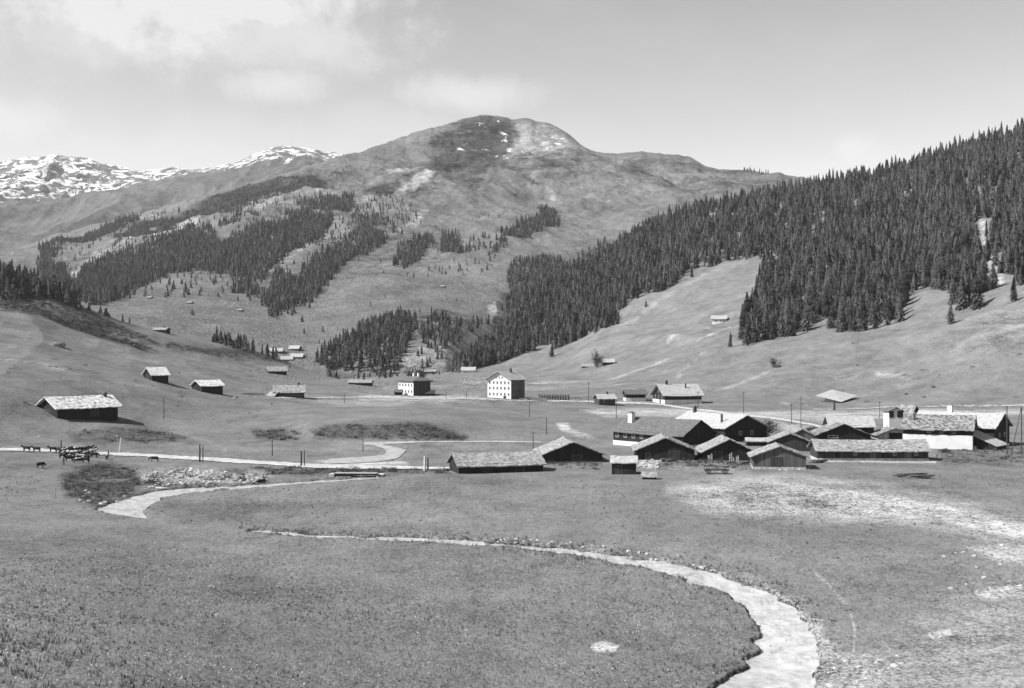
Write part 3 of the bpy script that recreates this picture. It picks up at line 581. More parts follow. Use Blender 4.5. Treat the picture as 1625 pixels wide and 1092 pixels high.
BF = [([(118, 445), (139, 415), (181, 413), (223, 400), (250, 395), (292, 383), (334, 377), (351, 390), (404, 376), (449, 360), (480, 350), (525, 362), (487, 399), (452, 416), (410, 443), (365, 443), (313, 440), (271, 443), (243, 454), (209, 464), (181, 478), (153, 485), (118, 474), (80, 478), (60, 430), (97, 425)], 5.46, 14.4),
      ([(60, 412), (97, 388), (157, 362), (216, 345), (220, 352), (167, 374), (104, 404), (62, 424)], 6.34, 13.6),
      ([(59, 420), (97, 425), (110, 450), (60, 450)], 5.72, 13.6),
      ([(174, 392), (209, 362), (289, 342), (341, 316), (428, 288), (470, 284), (522, 292), (505, 308), (417, 329), (365, 346), (299, 352), (271, 371), (223, 380), (181, 401)], 5.5, 6.5),
      ([(344, 366), (385, 358), (388, 370), (346, 374)], 7.92, 12.8), ([(392, 356), (410, 352), (412, 362), (394, 364)], 8.80, 11.2),
      ([(469, 338), (520, 326), (558, 320), (563, 338), (520, 344), (481, 345)], 6.16, 13.6),
      ([(450, 348), (500, 346), (525, 352), (520, 385), (470, 400)], 6.34, 13.6),
      ([(478, 430), (490, 453), (527, 433), (565, 414), (606, 400), (606, 382), (565, 380), (527, 401), (495, 419)], 5.63, 13.6),
      ([(540, 385), (570, 350), (610, 350), (600, 380), (560, 400)], 12.32, 11.2),
      ([(623, 420), (635, 400), (681, 380), (690, 382), (681, 403), (650, 420)], 5.63, 13.6), ([(700, 406), (704, 380), (731, 388), (730, 406)], 5.72, 12.8),
      ([(735, 408), (745, 400), (750, 408)], 5.72, 12.8), ([(688, 400), (770, 385), (790, 400), (700, 410)], 17, 11),
      ([(777, 413), (785, 394), (815, 378), (850, 365), (858, 345), (881, 345), (884, 372), (838, 390), (796, 401)], 5.46, 13.6), ([(853, 345), (855, 332), (883, 336), (884, 346)], 9.68, 12.0),
      ([(802, 440), (815, 418), (888, 412), (905, 425), (880, 450), (835, 470), (819, 480)], 5.72, 11.2), ([(796, 480), (830, 450), (850, 470), (800, 520)], 10, 13),
      ([(418, 474), (440, 430), (465, 444), (500, 434), (540, 414), (525, 444), (480, 474), (440, 496), (425, 489)], 5.81, 13.6), ([(362, 440), (417, 440), (410, 470), (370, 466)], 8.80, 12.8),
      ([(500, 578), (519, 552), (538, 540), (577, 518), (623, 497), (652, 500), (660, 521), (640, 555), (632, 592), (585, 592), (527, 582)], 5.28, 12.8),
      ([(665, 520), (690, 500), (735, 520), (730, 545), (690, 560), (665, 550)], 8, 12), ([(735, 518), (773, 505), (775, 520), (740, 530)], 9, 13), ([(640, 560), (700, 560), (690, 598), (640, 598)], 17, 10),
      ([(1180, 272), (1215, 276), (1230, 281), (1185, 276)], 14, 13), ([(980, 272), (1005, 267), (1030, 265), (1005, 274)], 20, 8), ([(845, 300), (856, 308), (850, 310), (842, 303)], 14, 10),
      ([(150, 510), (700, 450), (760, 470), (560, 560), (400, 540)], 75, 8), ([(560, 440), (760, 430), (800, 380), (760, 320), (500, 350), (400, 430)], 80, 9)]
BF += [([(60, 400), (230, 340), (560, 320), (620, 380), (560, 430), (440, 500), (360, 470), (100, 480)], 23, 11), ([(560, 330), (620, 320), (660, 350), (600, 400), (560, 395)], 12, 11), ([(410, 470), (470, 440), (540, 430), (470, 500), (430, 510)], 13, 12),
       ([(805, 470), (900, 420), (960, 390), (950, 420), (840, 500), (800, 520)], 8, 12), ([(440, 300), (560, 262), (580, 280), (520, 300), (450, 320)], 16, 7), ([(620, 440), (700, 420), (790, 410), (780, 430), (700, 436)], 18, 9)]
for pl, sp, hh in BF: tr.append((scatter(B, pl, sp, 11), hh))
AF = [([(-520, 300), (-300, 390), (0, 436), (60, 462), (130, 484), (130, 492), (60, 478), (0, 462), (-300, 440), (-520, 400)], 6.5, 15), ([(0, 455), (60, 474), (110, 488), (60, 482), (0, 470)], 8, 15), ([(140, 488), (215, 512), (215, 517), (140, 494)], 9, 6),
      ([(338, 536), (440, 566), (436, 572), (380, 560), (338, 545)], 5.5, 9.5), ([(450, 575), (540, 602), (540, 605), (460, 586)], 26, 4), ([(560, 600), (700, 594), (700, 599), (560, 604)], 22, 5)]
for pl, sp, hh in AF: tr.append((scatter(A, pl, sp, 3), hh))
pos = np.concatenate([t[0] for t in tr]); hgt = np.concatenate([t[1] * rng.uniform(.5, 1.28, len(t[0])) for t in tr])
pos[:, 2] -= .3
# the trees that show largest stand alone as things; all the others make up the far-off wood
uu, vv = proj(pos); px = hgt / pos[:, 1] * F
infr = (uu > 3) & (uu < 1620) & (vv - px > 3)
order = np.argsort(-np.where(infr, px, 0)); single = order[:290]
rest = np.setdiff1d(np.arange(len(pos)), single); rp = pos[rest]; rh = hgt[rest]; pxr = px[rest]
print('trees', len(pos))
is_mid = pxr > 17
which = rng.integers(0, 6, len(rest)) + 6 * is_mid
tag(merge('spruce_forest', FAR + MID, rp, rh, rng.uniform(0, 6.3, len(rest)), which, M['spruce'], scw=rh ** .6 * 16 ** .4 * rng.uniform(.75, 1.5, len(rest)) * np.where(rp[:, 1] > 1800, .8, 1), tilt=rng.normal(0, .03, len(rest))),
    'dark spruce woods covering the hillsides and gullies', 'forest', kind='stuff')
NM = [mesh_np('crown', v, f, M['spruce'], link=False, attrs={'tv': np.full(len(v), .1 + .2 * i)}) for i, (v, f) in enumerate(NEAR)]
_t = MB(); _t.tube((0, 0, -.03), (0, 0, .55), .016, .006, 7); _to = _t.build('trunk', M['bark']); TRUNK = _to.data; bpy.data.objects.remove(_to)
def spruce(p, h, k, w, rz, label, group=None):
    t = empty('spruce_tree', p, rz, label=label, cat='tree', group=group); t.scale = (h * w, h * w, h)
    for nm, me in (('crown', NM[k % len(NM)]), ('trunk', TRUNK)):
        o = bpy.data.objects.new(nm, me); COL.objects.link(o); o.parent = t
    return t
for i in single:
    u, v = uu[i], vv[i]
    wood = [(450, 'on the crest of the left hillside', 'left crest'), (1170, 'at the lower edge of the wood left of the clearing', 'left of the clearing'), (1215, 'in the lower tip of the wood right of the clearing', 'lower tip'),
            (1265, 'in the wood above the round dark bush', 'above the bush'), (1315, 'in the wood above the diamond roof', 'above the diamond roof'), (1370, 'in the wood right of the diamond roof', 'past the diamond roof'),
            (1430, 'in the wood above the white tower house', 'above the tower house'), (1480, 'in the wood edge above the big stone roofed house', 'above the stone roofed house'), (1530, 'in the ragged wood edge left of the scree', 'ragged edge'), (1580, 'at the wood edge touching the left of the scree', 'left of the scree'), (1700, 'at the wood edge by the scree at far right', 'by the scree')]
    loc, gr = next((a_, b_) for lim, a_, b_ in wood if u < lim)
    size = 'tall' if px[i] > 48 else ('small' if px[i] < 38 else 'mid sized'); lab = size + ' dark spruce ' + loc; gr = size + ' spruces ' + gr
    spruce(pos[i], hgt[i], int(rng.integers(5)), rng.uniform(1.0, 1.35), rng.uniform(0, 6.3), lab, gr)
for u, v, hpx, lab in ((1159, 551, 24, 'small lone spruce left of the lower tip of the wood'), (1509, 514, 34, 'lone spruce on open grass just below the ragged wood edge'), (1609, 478, 40, 'lone dark spruce at the right edge of the photo below the scree'),
                       (1186, 520, 58, 'tallest spruce standing out at the left edge of the wood'), (1098, 440, 20, 'small spruce on the rim of the steep clearing'), (876, 566, 24, 'lone spruce below the tongue of wood above the hotel'),
                       (523, 592, 20, 'left one of two small spruces in front of the wooded knoll'), (534, 597, 14, 'right, smaller one of two spruces in front of the wooded knoll'), (261, 516, 12, 'tiny spruce beside the low hut on the left slope'), (1025, 487, 12, 'tiny lone spruce at the foot of the wood left of the clearing')):
    p = A.at(u, v); spruce(p, hpx * p.y / F, random.randrange(5), 1.25, random.random() * 6, lab)
# leafy trees and shrubs made of many small leaf faces
def leaf_cloud(n, seed, r=(1, 1, 1), size=.14, lobes=6, z0=.0):
    rr = np.random.default_rng(seed); C = rr.normal(0, .45, (lobes, 3)) * np.array(r); C[:, 2] = np.abs(C[:, 2]) + z0
    c = C[rr.integers(0, lobes, n)] + rr.normal(0, .28, (n, 3)) * np.array(r)
    c[:, 2] = np.maximum(c[:, 2], .02 + rr.random(n) * .1)
    a = rr.normal(0, 1, (n, 3)); a /= np.linalg.norm(a, axis=1)[:, None]; b = np.cross(a, rr.normal(0, 1, (n, 3))); b /= np.linalg.norm(b, axis=1)[:, None]
    s_ = size * rr.uniform(.6, 1.4, n)[:, None]
    V = np.stack([c - a * s_, c + a * s_, c + b * s_ * .9], 1).reshape(-1, 3)
    return V, np.arange(n * 3).reshape(-1, 3)
def leafy(u, v, hpx, wpx, label, name='leafy_tree', cat='tree', mat='leafy', n=900, seed=1, trunk=.35):
    p = A.at(u, v); h = hpx * p.y / F; w = wpx * p.y / F
    t = empty(name, p, 0, label=label, cat=cat)
    V, Fc = leaf_cloud(n, seed, (1, 1, .8), .1, 9, trunk * 1.4)
    mx = V[:, 2].max(); wx = np.percentile(np.abs(V[:, 0]), 97); V[:, 2] *= h / mx; V[:, :2] *= w / 2 / wx
    mesh_np('crown', V, Fc, M[mat], t)
    m = MB(); m.tube((0, 0, -.4), (0, 0, h * .5), h * .035, h * .02)
    for k in range(4):
        a = k * 1.6 + seed; m.tube((0, 0, h * .3), (math.cos(a) * w * .25, math.sin(a) * w * .25, h * .62), h * .02, h * .008, 5)
    m.build('trunk' if name != 'bush' else 'stem', M['bark'], t); return t
leafy(947, 583, 31, 22, 'round leafy tree between the two small huts above the road', seed=3)
leafy(1229, 583, 17, 20, 'dark rounded bush alone on the grassy slope above the village', 'bush', 'bush', 'shrub', 500, 4, .1)
leafy(1217, 693, 30, 30, 'light leafy tree beside the black gable of the white roofed farmhouse', seed=5)
leafy(1016, 634, 18, 22, 'leafy tree in front of the chalet annex by the road', seed=6, trunk=.2)
leafy(668, 606, 32, 26, 'bare looking leafy tree behind the grey hipped house', seed=7, trunk=.4, n=500)
leafy(652, 604, 26, 18, 'thin leafy tree behind the chimney of the grey hipped house', seed=8, n=350, trunk=.4)
leafy(1288, 692, 18, 16, 'small leafy tree behind the small gabled shed in the village', seed=9)
# shrub masses
SH = [leaf_cloud(60, 60 + i, (1, 1, .7), .17, 5) for i in range(6)]
shp = []
for pl, sp, hh in (([(495, 685), (530, 675), (680, 676), (742, 695), (735, 700), (560, 699), (500, 697)], 2.5, .8), ([(100, 757), (160, 740), (222, 746), (228, 765), (205, 788), (150, 801), (108, 790)], 2.3, .5), ([(215, 750), (440, 752), (420, 764), (240, 772)], 3.2, .7),
                   ([(405, 742), (716, 748), (700, 753), (430, 752)], 1.7, .6), ([(405, 685), (480, 683), (470, 700), (410, 700)], 3.0, .9), ([(115, 690), (180, 678), (265, 684), (300, 703), (200, 710)], 3.8, .7),
                   ([(0, 440), (130, 488), (240, 540), (230, 555), (110, 522), (0, 492)], 5, 1.5), ([(265, 543), (400, 562), (470, 577), (400, 574), (265, 550)], 6, 1.3), ([(1490, 716), (1640, 714), (1640, 736), (1500, 735)], 3.0, .45),
                   ([(1300, 560), (1640, 520), (1640, 640), (1300, 640)], 26, 1.0), ([(1045, 728), (1110, 722), (1195, 730), (1190, 745), (1050, 742)], 2.6, .7), ([(0, 560), (400, 600), (480, 660), (0, 655)], 20, .7), ([(860, 735), (960, 737), (950, 748), (860, 745)], 3, .6)):
    q = scatter(A, pl, sp, 4); shp.append((q, hh * rng.uniform(.5, 1.5, len(q))))
sp_ = np.concatenate([a for a, b in shp]); sh_ = np.concatenate([b for a, b in shp])
tag(merge('shrubs', SH, sp_, sh_, rng.uniform(0, 6.3, len(sh_)), rng.integers(0, 6, len(sh_)), M['shrub'], scw=sh_ * 1.4), 'low dark dwarf shrubs on banks and rough slopes', 'shrubs', kind='stuff')
# foreground grass and flowers
def tuft(seed, n, lean=.5, w=.055):
    rr = np.random.default_rng(seed); V = []; Fc = []
    for i in range(n):
        a = rr.uniform(0, 6.3); r0 = rr.uniform(0, .35); h = rr.uniform(.5, 1.1); x, y = r0 * math.cos(a), r0 * math.sin(a); l = rr.uniform(.1, lean); b = rr.uniform(0, 6.3); ww = w * rr.uniform(.7, 1.5)
        k = len(V); V += [(x - ww * math.cos(b), y - ww * math.sin(b), -.1), (x + ww * math.cos(b), y + ww * math.sin(b), -.1), (x + l * math.cos(a), y + l * math.sin(a), h)]; Fc.append((k, k + 1, k + 2))
    return np.array(V), np.array(Fc)
def grass_zone(name, poly, sp, h, mat, label, protos, hv=(.5, 1.5), dens=None, wk=1.0, cat='grass'):
    q = scatter(A, poly, sp, 10)
    if dens is not None: q = q[rng.random(len(q)) < dens(q)]
    hh = h * rng.uniform(hv[0], hv[1], len(q))
    print(name, len(q))
    return tag(merge(name, protos, q, hh, rng.uniform(0, 6.3, len(q)), rng.integers(0, len(protos), len(q)), mat, scw=hh * wk), label, cat, kind='stuff')
M['blade'] = mat_foliage('grass_blades', .21, .7); M['blade_dark'] = mat_foliage('herb_leaves', .075, .5); M['blade_pale'] = mat_foliage('pale_herbs', .5, .4)
TF = [tuft(80 + i, 9) for i in range(5)]; HB = [leaf_cloud(10, 90 + i, (.6, .6, .6), .28, 2) for i in range(4)]
FG = [(-60, 1150), (-60, 810), (250, 835), (560, 856), (800, 870), (960, 890), (1080, 920), (1180, 970), (1195, 1030), (1110, 1092), (1000, 1150)]
FR = [(1300, 1150), (1310, 1030), (1290, 960), (1200, 915), (1100, 890), (1300, 850), (1660, 900), (1660, 1150)]
def fgd(q):
    u, v = proj(q); return np.clip((v - 835 - 25 * (fbm(q[:, 0] / 12, q[:, 1] / 20, 3, 5) - .3)) / 130, .0, 1)
grass_zone('grass', FG, .5, .2, M['blade'], 'short sunlit meadow grass filling the foreground', TF, dens=fgd)
def clump(q): return fgd(q) * np.clip((fbm(q[:, 0] / 7, q[:, 1] / 11, 3, 12) - .45) * 5, .04, 1)
def clump2(q):
    u, v = proj(q); return fgd(q) * np.clip((fbm(q[:, 0] / 5, q[:, 1] / 8, 3, 14) - .5) * 6, .05, 1) * np.clip(.35 + (950 - u) / 1200 + (v - 900) / 300, .1, 1)
grass_zone('meadow_herbs', FG, .75, .2, M['blade_dark'], 'small dark herbs dotted through the foreground meadow', HB, dens=clump2, wk=.9, cat='herbs')
grass_zone('meadow_flowers', FG, .7, .14, M['blade_pale'], 'tiny pale flower heads scattered in the foreground meadow', HB, dens=clump, wk=.8, cat='flowers')
grass_zone('tall_grass', [(-60, 1150), (-60, 960), (60, 950), (170, 1000), (220, 1050), (420, 1150)], .7, .42, mat_foliage('tall_blades', .15, .75), 'taller tufted grass in the lower left corner', TF, cat='grass', dens=lambda q: np.clip(1.25 - np.hypot((proj(q)[0] + 20) / 260, (proj(q)[1] - 1092) / 120), 0, 1) ** 1.7)
grass_zone('stream_side_grass', FR, .9, .22, M['blade'], 'short sparse grass right of the stream', TF)
FM = [(-60, 840), (-60, 740), (90, 740), (100, 800), (250, 822), (400, 835), (700, 845), (960, 868), (1200, 900), (1290, 940), (1660, 1000), (1660, 745), (1300, 760), (1000, 765), (620, 762), (400, 776), (240, 800), (230, 815), (110, 815), (90, 745)]
def fm(q): return np.clip((fbm(q[:, 0] / 9, q[:, 1] / 16, 3, 44) - .35) * 3, .08, 1)
grass_zone('tussocks', FM, 1.5, .2, M['blade'], 'small grass tussocks over the middle meadow', TF, dens=fm, wk=1.6)
grass_zone('meadow_herbs', FM, 3.2, .26, M['blade_dark'], 'dark low herbs scattered over the middle meadow', HB, dens=fm, cat='herbs')
def bankd(q):
    u, v = proj(q); P1 = np.array(SU + SL); return np.clip(1.2 - np.min(np.hypot((u[:, None] - P1[None, :, 0]) / 80, (v[:, None] - P1[None, :, 1]) / 8), axis=1), 0, 1) * np.clip((u - 380) / 900, .12, .6)
grass_zone('bank_grass', [(380, 820), (960, 850), (1210, 905), (1330, 960), (1340, 1100), (1000, 1120), (1150, 1040), (1160, 990), (1080, 935), (900, 890), (380, 850)], .55, .38, M['blade_dark'], 'coarse darker grass hanging over the stream banks', TF, dens=bankd)
# stones of the banks
def rock_arr(seed):
    rr = np.random.default_rng(seed); import bmesh
    bm = bmesh.new(); bmesh.ops.create_icosphere(bm, subdivisions=2, radius=1.0)
    V = np.array([v.co[:] for v in bm.verts]); Fc = np.array([[v.index for v in f.verts] for f in bm.faces]); bm.free()
    for k in range(5):
        d = rr.normal(0, 1, 3); d /= np.linalg.norm(d); cut = rr.uniform(.5, .8); e = V @ d; V = V - np.outer(np.maximum(e - cut, 0), d)
    V = V * (1 + rr.normal(0, .05, (len(V), 1))) * np.array([1, rr.uniform(.7, 1), rr.uniform(.45, .7)]); return V, Fc
RK = [rock_arr(200 + i) for i in range(5)]
q = np.concatenate([scatter(A, [(225, 752), (300, 742), (360, 748), (420, 756), (400, 766), (300, 771), (235, 778)], 2.0, 4), scatter(A, [(120, 775), (160, 790), (205, 788), (190, 794), (150, 806), (110, 790)], 2.4, 3),
                    scatter(A, [(780, 852), (960, 868), (1130, 898), (1190, 918), (1130, 905), (960, 878), (780, 859)], 1.3, 3), scatter(A, [(1255, 1092), (1310, 1040), (1420, 1038), (1440, 1060), (1350, 1092)], 1.5, 6),
                    scatter(A, [(1010, 722), (1050, 728), (1045, 748), (1012, 742)], 1.8, 3), scatter(A, [(1285, 688), (1310, 690), (1312, 728), (1290, 732)], 2.2, 3), scatter(A, [(1200, 740), (1290, 738), (1285, 748), (1205, 748)], 2.0, 3), scatter(A, [(1480, 885), (1640, 860), (1640, 960), (1500, 950)], 3.5, 5)])
hh = rng.uniform(.12, .45, len(q)) * (1 + (q[:, 1] > 200) * .5)
tag(merge('bank_stones', RK, q, hh, rng.uniform(0, 6.3, len(q)), rng.integers(0, 5, len(q)), M['boulder']), 'loose pale stones strewn on the stream banks and round the barns', 'stones', kind='stuff')
def boulder(u, v, wpx, label, mat='boulder', k=0, name='boulder'):
    p = A.at(u, v); s_ = wpx * p.y / F / 2; V, Fc = RK[k % 5]; o = mesh_np(name, V * s_, Fc, M[mat]); o.location = p; o.rotation_euler = (0, 0, k); return tag(o, label, 'rock')
boulder(305, 747, 16, 'large pale boulder below the road near the stream', k=0); boulder(96, 661, 15, 'white rock heap at the corner of the long left barn', k=1); boulder(134, 661, 9, 'smaller pale boulder in front of the long left barn', k=2)
boulder(62, 693, 8, 'pale upright rock on the slope above the cattle', k=3); boulder(186, 693, 6, 'small white stone beside the leaning white post', k=4); boulder(373, 632, 9, 'pale stone pile beside the long low hut', k=1)
boulder(1345, 1080, 12, 'dark stone on the shore at the bottom right', 'dark_rock', 2); boulder(1275, 1062, 10, 'stone at the edge of the stream, lower right', 'dark_rock', 3); boulder(93, 550, 30, 'low black rock heap high on the left slope', 'dark_rock', 1); boulder(337, 931, 14, 'small pale rock in the middle of the near meadow', k=3)

# ------------------------------------------------------------------ buildings
def roof_mesh(L, Wd, h, rise, og, oe, th=.22, rough=.06, seed=0, stones=0):
    """two slabs meeting at the ridge with stepped, slightly uneven surface; UV in metres"""
    rr = random.Random(seed); me = bpy.data.meshes.new('roof'); V = []; Fc = []; UV = []
    hw = Wd / 2; sl = rise / hw; X0, X1 = -L / 2 - og, L / 2 + og; nx = max(6, int((X1 - X0) / .9)); ny = max(5, int(hw / .6))
    for sgn in (-1, 1):
        b = len(V)
        for j in range(ny + 1):
            t = j / ny; y = t * (hw + oe)
            for i in range(nx + 1):
                x = X0 + (X1 - X0) * i / nx
                e = rr.uniform(-rough, rough); ex = 0
                if j == ny: y_ = y + rr.uniform(-.1, .1)
                else: y_ = y
                if i in (0, nx): ex = rr.uniform(-.08, .08)
                sag = -.18 * math.sin(math.pi * i / nx) * min(1, L / 14)
                V.append((x + ex, sgn * y_, h + rise - sl * y + e + sag + .1)); UV.append((x, y))
        for j in range(ny):
            for i in range(nx):
                a = b + j * (nx + 1) + i; q = (a, a + 1, a + nx + 2, a + nx + 1); Fc.append(q if sgn < 0 else q[::-1])
        # underside and rims
        b2 = len(V); edge = [b + i for i in range(nx + 1)] + [b + j * (nx + 1) + nx for j in range(1, ny + 1)] + [b + ny * (nx + 1) + i for i in range(nx - 1, -1, -1)] + [b + j * (nx + 1) for j in range(ny - 1, 0, -1)]
        for e_ in edge: x, y, z = V[e_]; V.append((x, y, z - th)); UV.append((x, abs(y)))
        n = len(edge)
        for k in range(n):
            q = (edge[k], edge[(k + 1) % n], b2 + (k + 1) % n, b2 + k); Fc.append(q if sgn > 0 else q[::-1])
        c = len(V); V += [(X0, 0, h + rise + .1 - th), (X1, 0, h + rise + .1 - th), (X1, sgn * (hw + oe), h - sl * oe + .1 - th), (X0, sgn * (hw + oe), h - sl * oe + .1 - th)]; UV += [(0, 0)] * 4
        Fc.append((c, c + 1, c + 2, c + 3) if sgn > 0 else (c + 3, c + 2, c + 1, c))
    nslab = len(Fc)
    for k in range(stones):      # slabs of stone weighing the shingles down
        x = rr.uniform(-L / 2, L / 2); y = rr.uniform(-1, 1) * (Wd / 2 + oe * .6); z = h + rise - sl * abs(y) + .1
        rv, rf_ = RK[k % 5]; q = rv * rr.uniform(.12, .27) * np.array([1.2, 1.2, .7]) + np.array([x, y, z]); n0 = len(V)
        V += [tuple(p) for p in q]; UV += [(x, abs(y))] * len(q); Fc += [tuple(int(i) + n0 for i in f) for f in rf_]
    me.from_pydata(V, [], Fc); me.update()
    uvl = me.uv_layers.new(name='UVMap')
    for l in me.loops: uvl.data[l.index].uv = UV[l.vertex_index]
    if stones: me.polygons.foreach_set('material_index', [0] * nslab + [1] * (len(Fc) - nslab))
    return me
def house(u, v, anchor, L, Wd, h, rise, rot, label, name='barn', cat='barn', wall='dark_wood', roof='roof_mid', og=.7, oe=.7, base=None, base_h=0, base_mat='stone_wall', chim=(), doors=(), wins=(), rough=.06, stones=0, sink=1.6, gable_mat=None, sheet=None, zoff=0, beams=True):
    """anchor: local point in half-sizes that stands at picture point (u, v). faces: 'f' front (-y), 'l' left gable (-x), 'r' right gable (+x)"""
    sh = sheet or A; p = sh.at(u, v); a = R(rot); ca, sa = math.cos(a), math.sin(a)
    ax, ay = anchor[0] * L / 2, anchor[1] * Wd / 2
    cx, cy = p.x - (ax * ca - ay * sa), p.y - (ax * sa + ay * ca)
    t = empty(name, (cx, cy, p.z + zoff), a, label=label, cat=cat)
    def wallbox(z0, z1, inset, mat, nm, gable):
        m = MB(); x, y = L / 2 - inset, Wd / 2 - inset
        if gable:
            zr = z1 + rise - rise * inset / (Wd / 2)
            m.add([(-x, -y, z0), (x, -y, z0), (x, y, z0), (-x, y, z0), (-x, -y, z1), (x, -y, z1), (x, y, z1), (-x, y, z1), (-x, 0, zr), (x, 0, zr)],
                  [(0, 1, 5, 4), (2, 3, 7, 6), (1, 2, 6, 9, 5), (3, 0, 4, 8, 7), (0, 3, 2, 1)])
        else: m.box(-x, x, -y, y, z0, z1)
        return m.build(nm, M[mat], t)
    if base_h: wallbox(-sink, base_h, -.06, base_mat, 'stone_base', False)
    wallbox(-sink if not base_h else base_h - .3, h, 0, wall, 'wall', True)
    rf = bpy.data.objects.new('roof', roof_mesh(L, Wd, h, rise, og, oe, seed=int(u + v), rough=rough, stones=stones)); COL.objects.link(rf); rf.parent = t; rf.data.materials.append(M[roof]); rf.data.materials.append(M['boulder'])
    if beams:   # log corner posts and purlin ends
        m = MB()
        for sx in (-1, 1):
            for yy in (-Wd / 2, 0, Wd / 2):
                z = h + rise - rise / (Wd / 2) * abs(yy) - .28
                m.box(min(sx * L / 2, sx * (L / 2 + og * .8)), max(sx * L / 2, sx * (L / 2 + og * .8)), yy - .11, yy + .11, z, z + .22)
        m.build('roof_beams', M['old_wood'], t)
    for (x, y, w, d, hc, mt) in chim:      # x, y local on roof; hc above the ridge line height there
        z = h + rise - rise / (Wd / 2) * abs(y); m = MB(); m.box(x - w / 2, x + w / 2, y - d / 2, y + d / 2, z - .6, z + hc); c = m.build('chimney', M[mt], rf)
        m = MB(); m.box(x - w / 2 - .12, x + w / 2 + .12, y - d / 2 - .12, y + d / 2 + .12, z + hc + .003, z + hc + .15); m.box(x - w / 4, x + w / 4, y - d / 4, y + d / 4, z + hc + .155, z + hc + .4); m.build('chimney_cap', M['dark_rock'], c)
    def opening(face, pos, z, w, hh, nm, mat, frame='pale_wood', bar=True):
        e = .0 if nm == 'door' else .0
        off = .07 if base_h and z < base_h else .0
        def pt(s_, dd, zz):
            if face == 'f': return (s_, -Wd / 2 - off - dd, zz)
            if face == 'b': return (-s_, Wd / 2 + off + dd, zz)
            if face == 'l': return (-L / 2 - off - dd, -s_, zz)
            return (L / 2 + off + dd, s_, zz)
        def slab(mm, s0, s1, d0, d1, z0, z1):
            q0 = pt(s0, d0, z0); q1 = pt(s1, d1, z1); mm.box(min(q0[0], q1[0]), max(q0[0], q1[0]), min(q0[1], q1[1]), max(q0[1], q1[1]), z0, z1)
        m = MB(); slab(m, pos - w / 2, pos + w / 2, -.05, .025, z, z + hh); o = m.build(nm, M[mat], t)
        f = MB(); fw = .11
        slab(f, pos - w / 2 - fw, pos - w / 2, -.04, .06, z, z + hh); slab(f, pos + w / 2, pos + w / 2 + fw, -.04, .06, z, z + hh); slab(f, pos - w / 2 - fw, pos + w / 2 + fw, -.04, .07, z + hh, z + hh + fw)
        if nm == 'window':
            slab(f, pos - w / 2 - fw, pos + w / 2 + fw, -.04, .1, z - fw, z)
            if bar: slab(f, pos - .03, pos + .03, .0, .05, z, z + hh)
        f.build('frame', M[frame], o)
        return o
    for d in doors: opening(d[0], d[1], d[2], d[3], d[4], 'door', d[5] if len(d) > 5 else 'old_wood', 'mid_wood')
    for d in wins: opening(d[0], d[1], d[2], d[3], d[4], 'window', 'glass', d[5] if len(d) > 5 else 'pale_wood')
    return t
# --- front row of the village
house(728, 752, (-1, -1), 18.4, 8.5, 1.9, 2.0, 16, 'long low barn with pale shingle roof and white stone left end, leftmost in the village', wall='dark_wood', roof='roof_pale', og=.5, base_h=0, oe=.8, doors=[('f', -3, 0, 2, 1.8), ('f', 4, -.2, 1.8, 1.9)])
house(909, 734, (1, 0), 14, 13.6, 2.0, 2.7, -84, 'black gabled barn with pale roof, between the long low barn and the small shed', roof='roof_pale', doors=[('r', 1, -.3, 2.4, 2.0)], stones=60)
house(1056, 730, (1, 0), 13, 13.4, 2.4, 2.8, -93, 'wide black gabled barn with thick pale roof, in front of the grey roofed house', roof='roof_pale', doors=[('r', 2, 0, 2.2, 2.0), ('r', -4, 0, 1.2, 1.6)], stones=80)
house(1157, 731, (1, 0), 12, 11.8, 2.2, 2.8, -92, 'old barn with white washed planks leaning on its open dark gable', roof='roof_pale', doors=[('r', -2.5, 0, 1.8, 2.0)], stones=90)
house(1237, 745, (1, 0), 9, 11.2, 2.9, 2.1, -97, 'weathered grey plank shed with a large door and stone footing, in the front row', wall='mid_wood', roof='roof_pale', base_h=.5, doors=[('r', -.6, .5, 2.6, 2.1, 'old_wood')], stones=40, og=.5)
house(990, 753, (0, -1), 5.0, 4.6, 2.6, 1.0, -6, 'small dark shed with a bright slate roof below the grey roofed house', 'shed', 'shed', roof='roof_bright', og=.35, oe=.45, doors=[('f', -1, 0, 1.3, 1.8)], stones=10)
house(1030, 761, (0, -1), 2.8, 2.0, .7, .7, -8, 'tiny low dark lean-to beside the small slate roofed shed', 'shed', 'shed', roof='roof_pale', og=.2, oe=.2, beams=False)
house(1385, 731, (0, -1), 25.5, 8, 2.7, 1.9, -2, 'very long low dark stable with one broad pale roof, front row', 'stable', 'stable', wall='old_wood', roof='roof_pale', base_h=.5, og=.6, oe=.9,
      doors=[('f', -8, 0.5, 1.4, 1.8, 'dark_wood'), ('f', 0, .5, 1.2, 1.8, 'mid_wood'), ('f', 2.4, .5, 1.2, 1.8, 'dark_wood'), ('f', 8, .5, 1.4, 1.7, 'mid_wood')], wins=[('f', -4, 1.3, .6, .5), ('f', 5, 1.3, .6, .5), ('f', 10, 1.3, .6, .5)], stones=60)
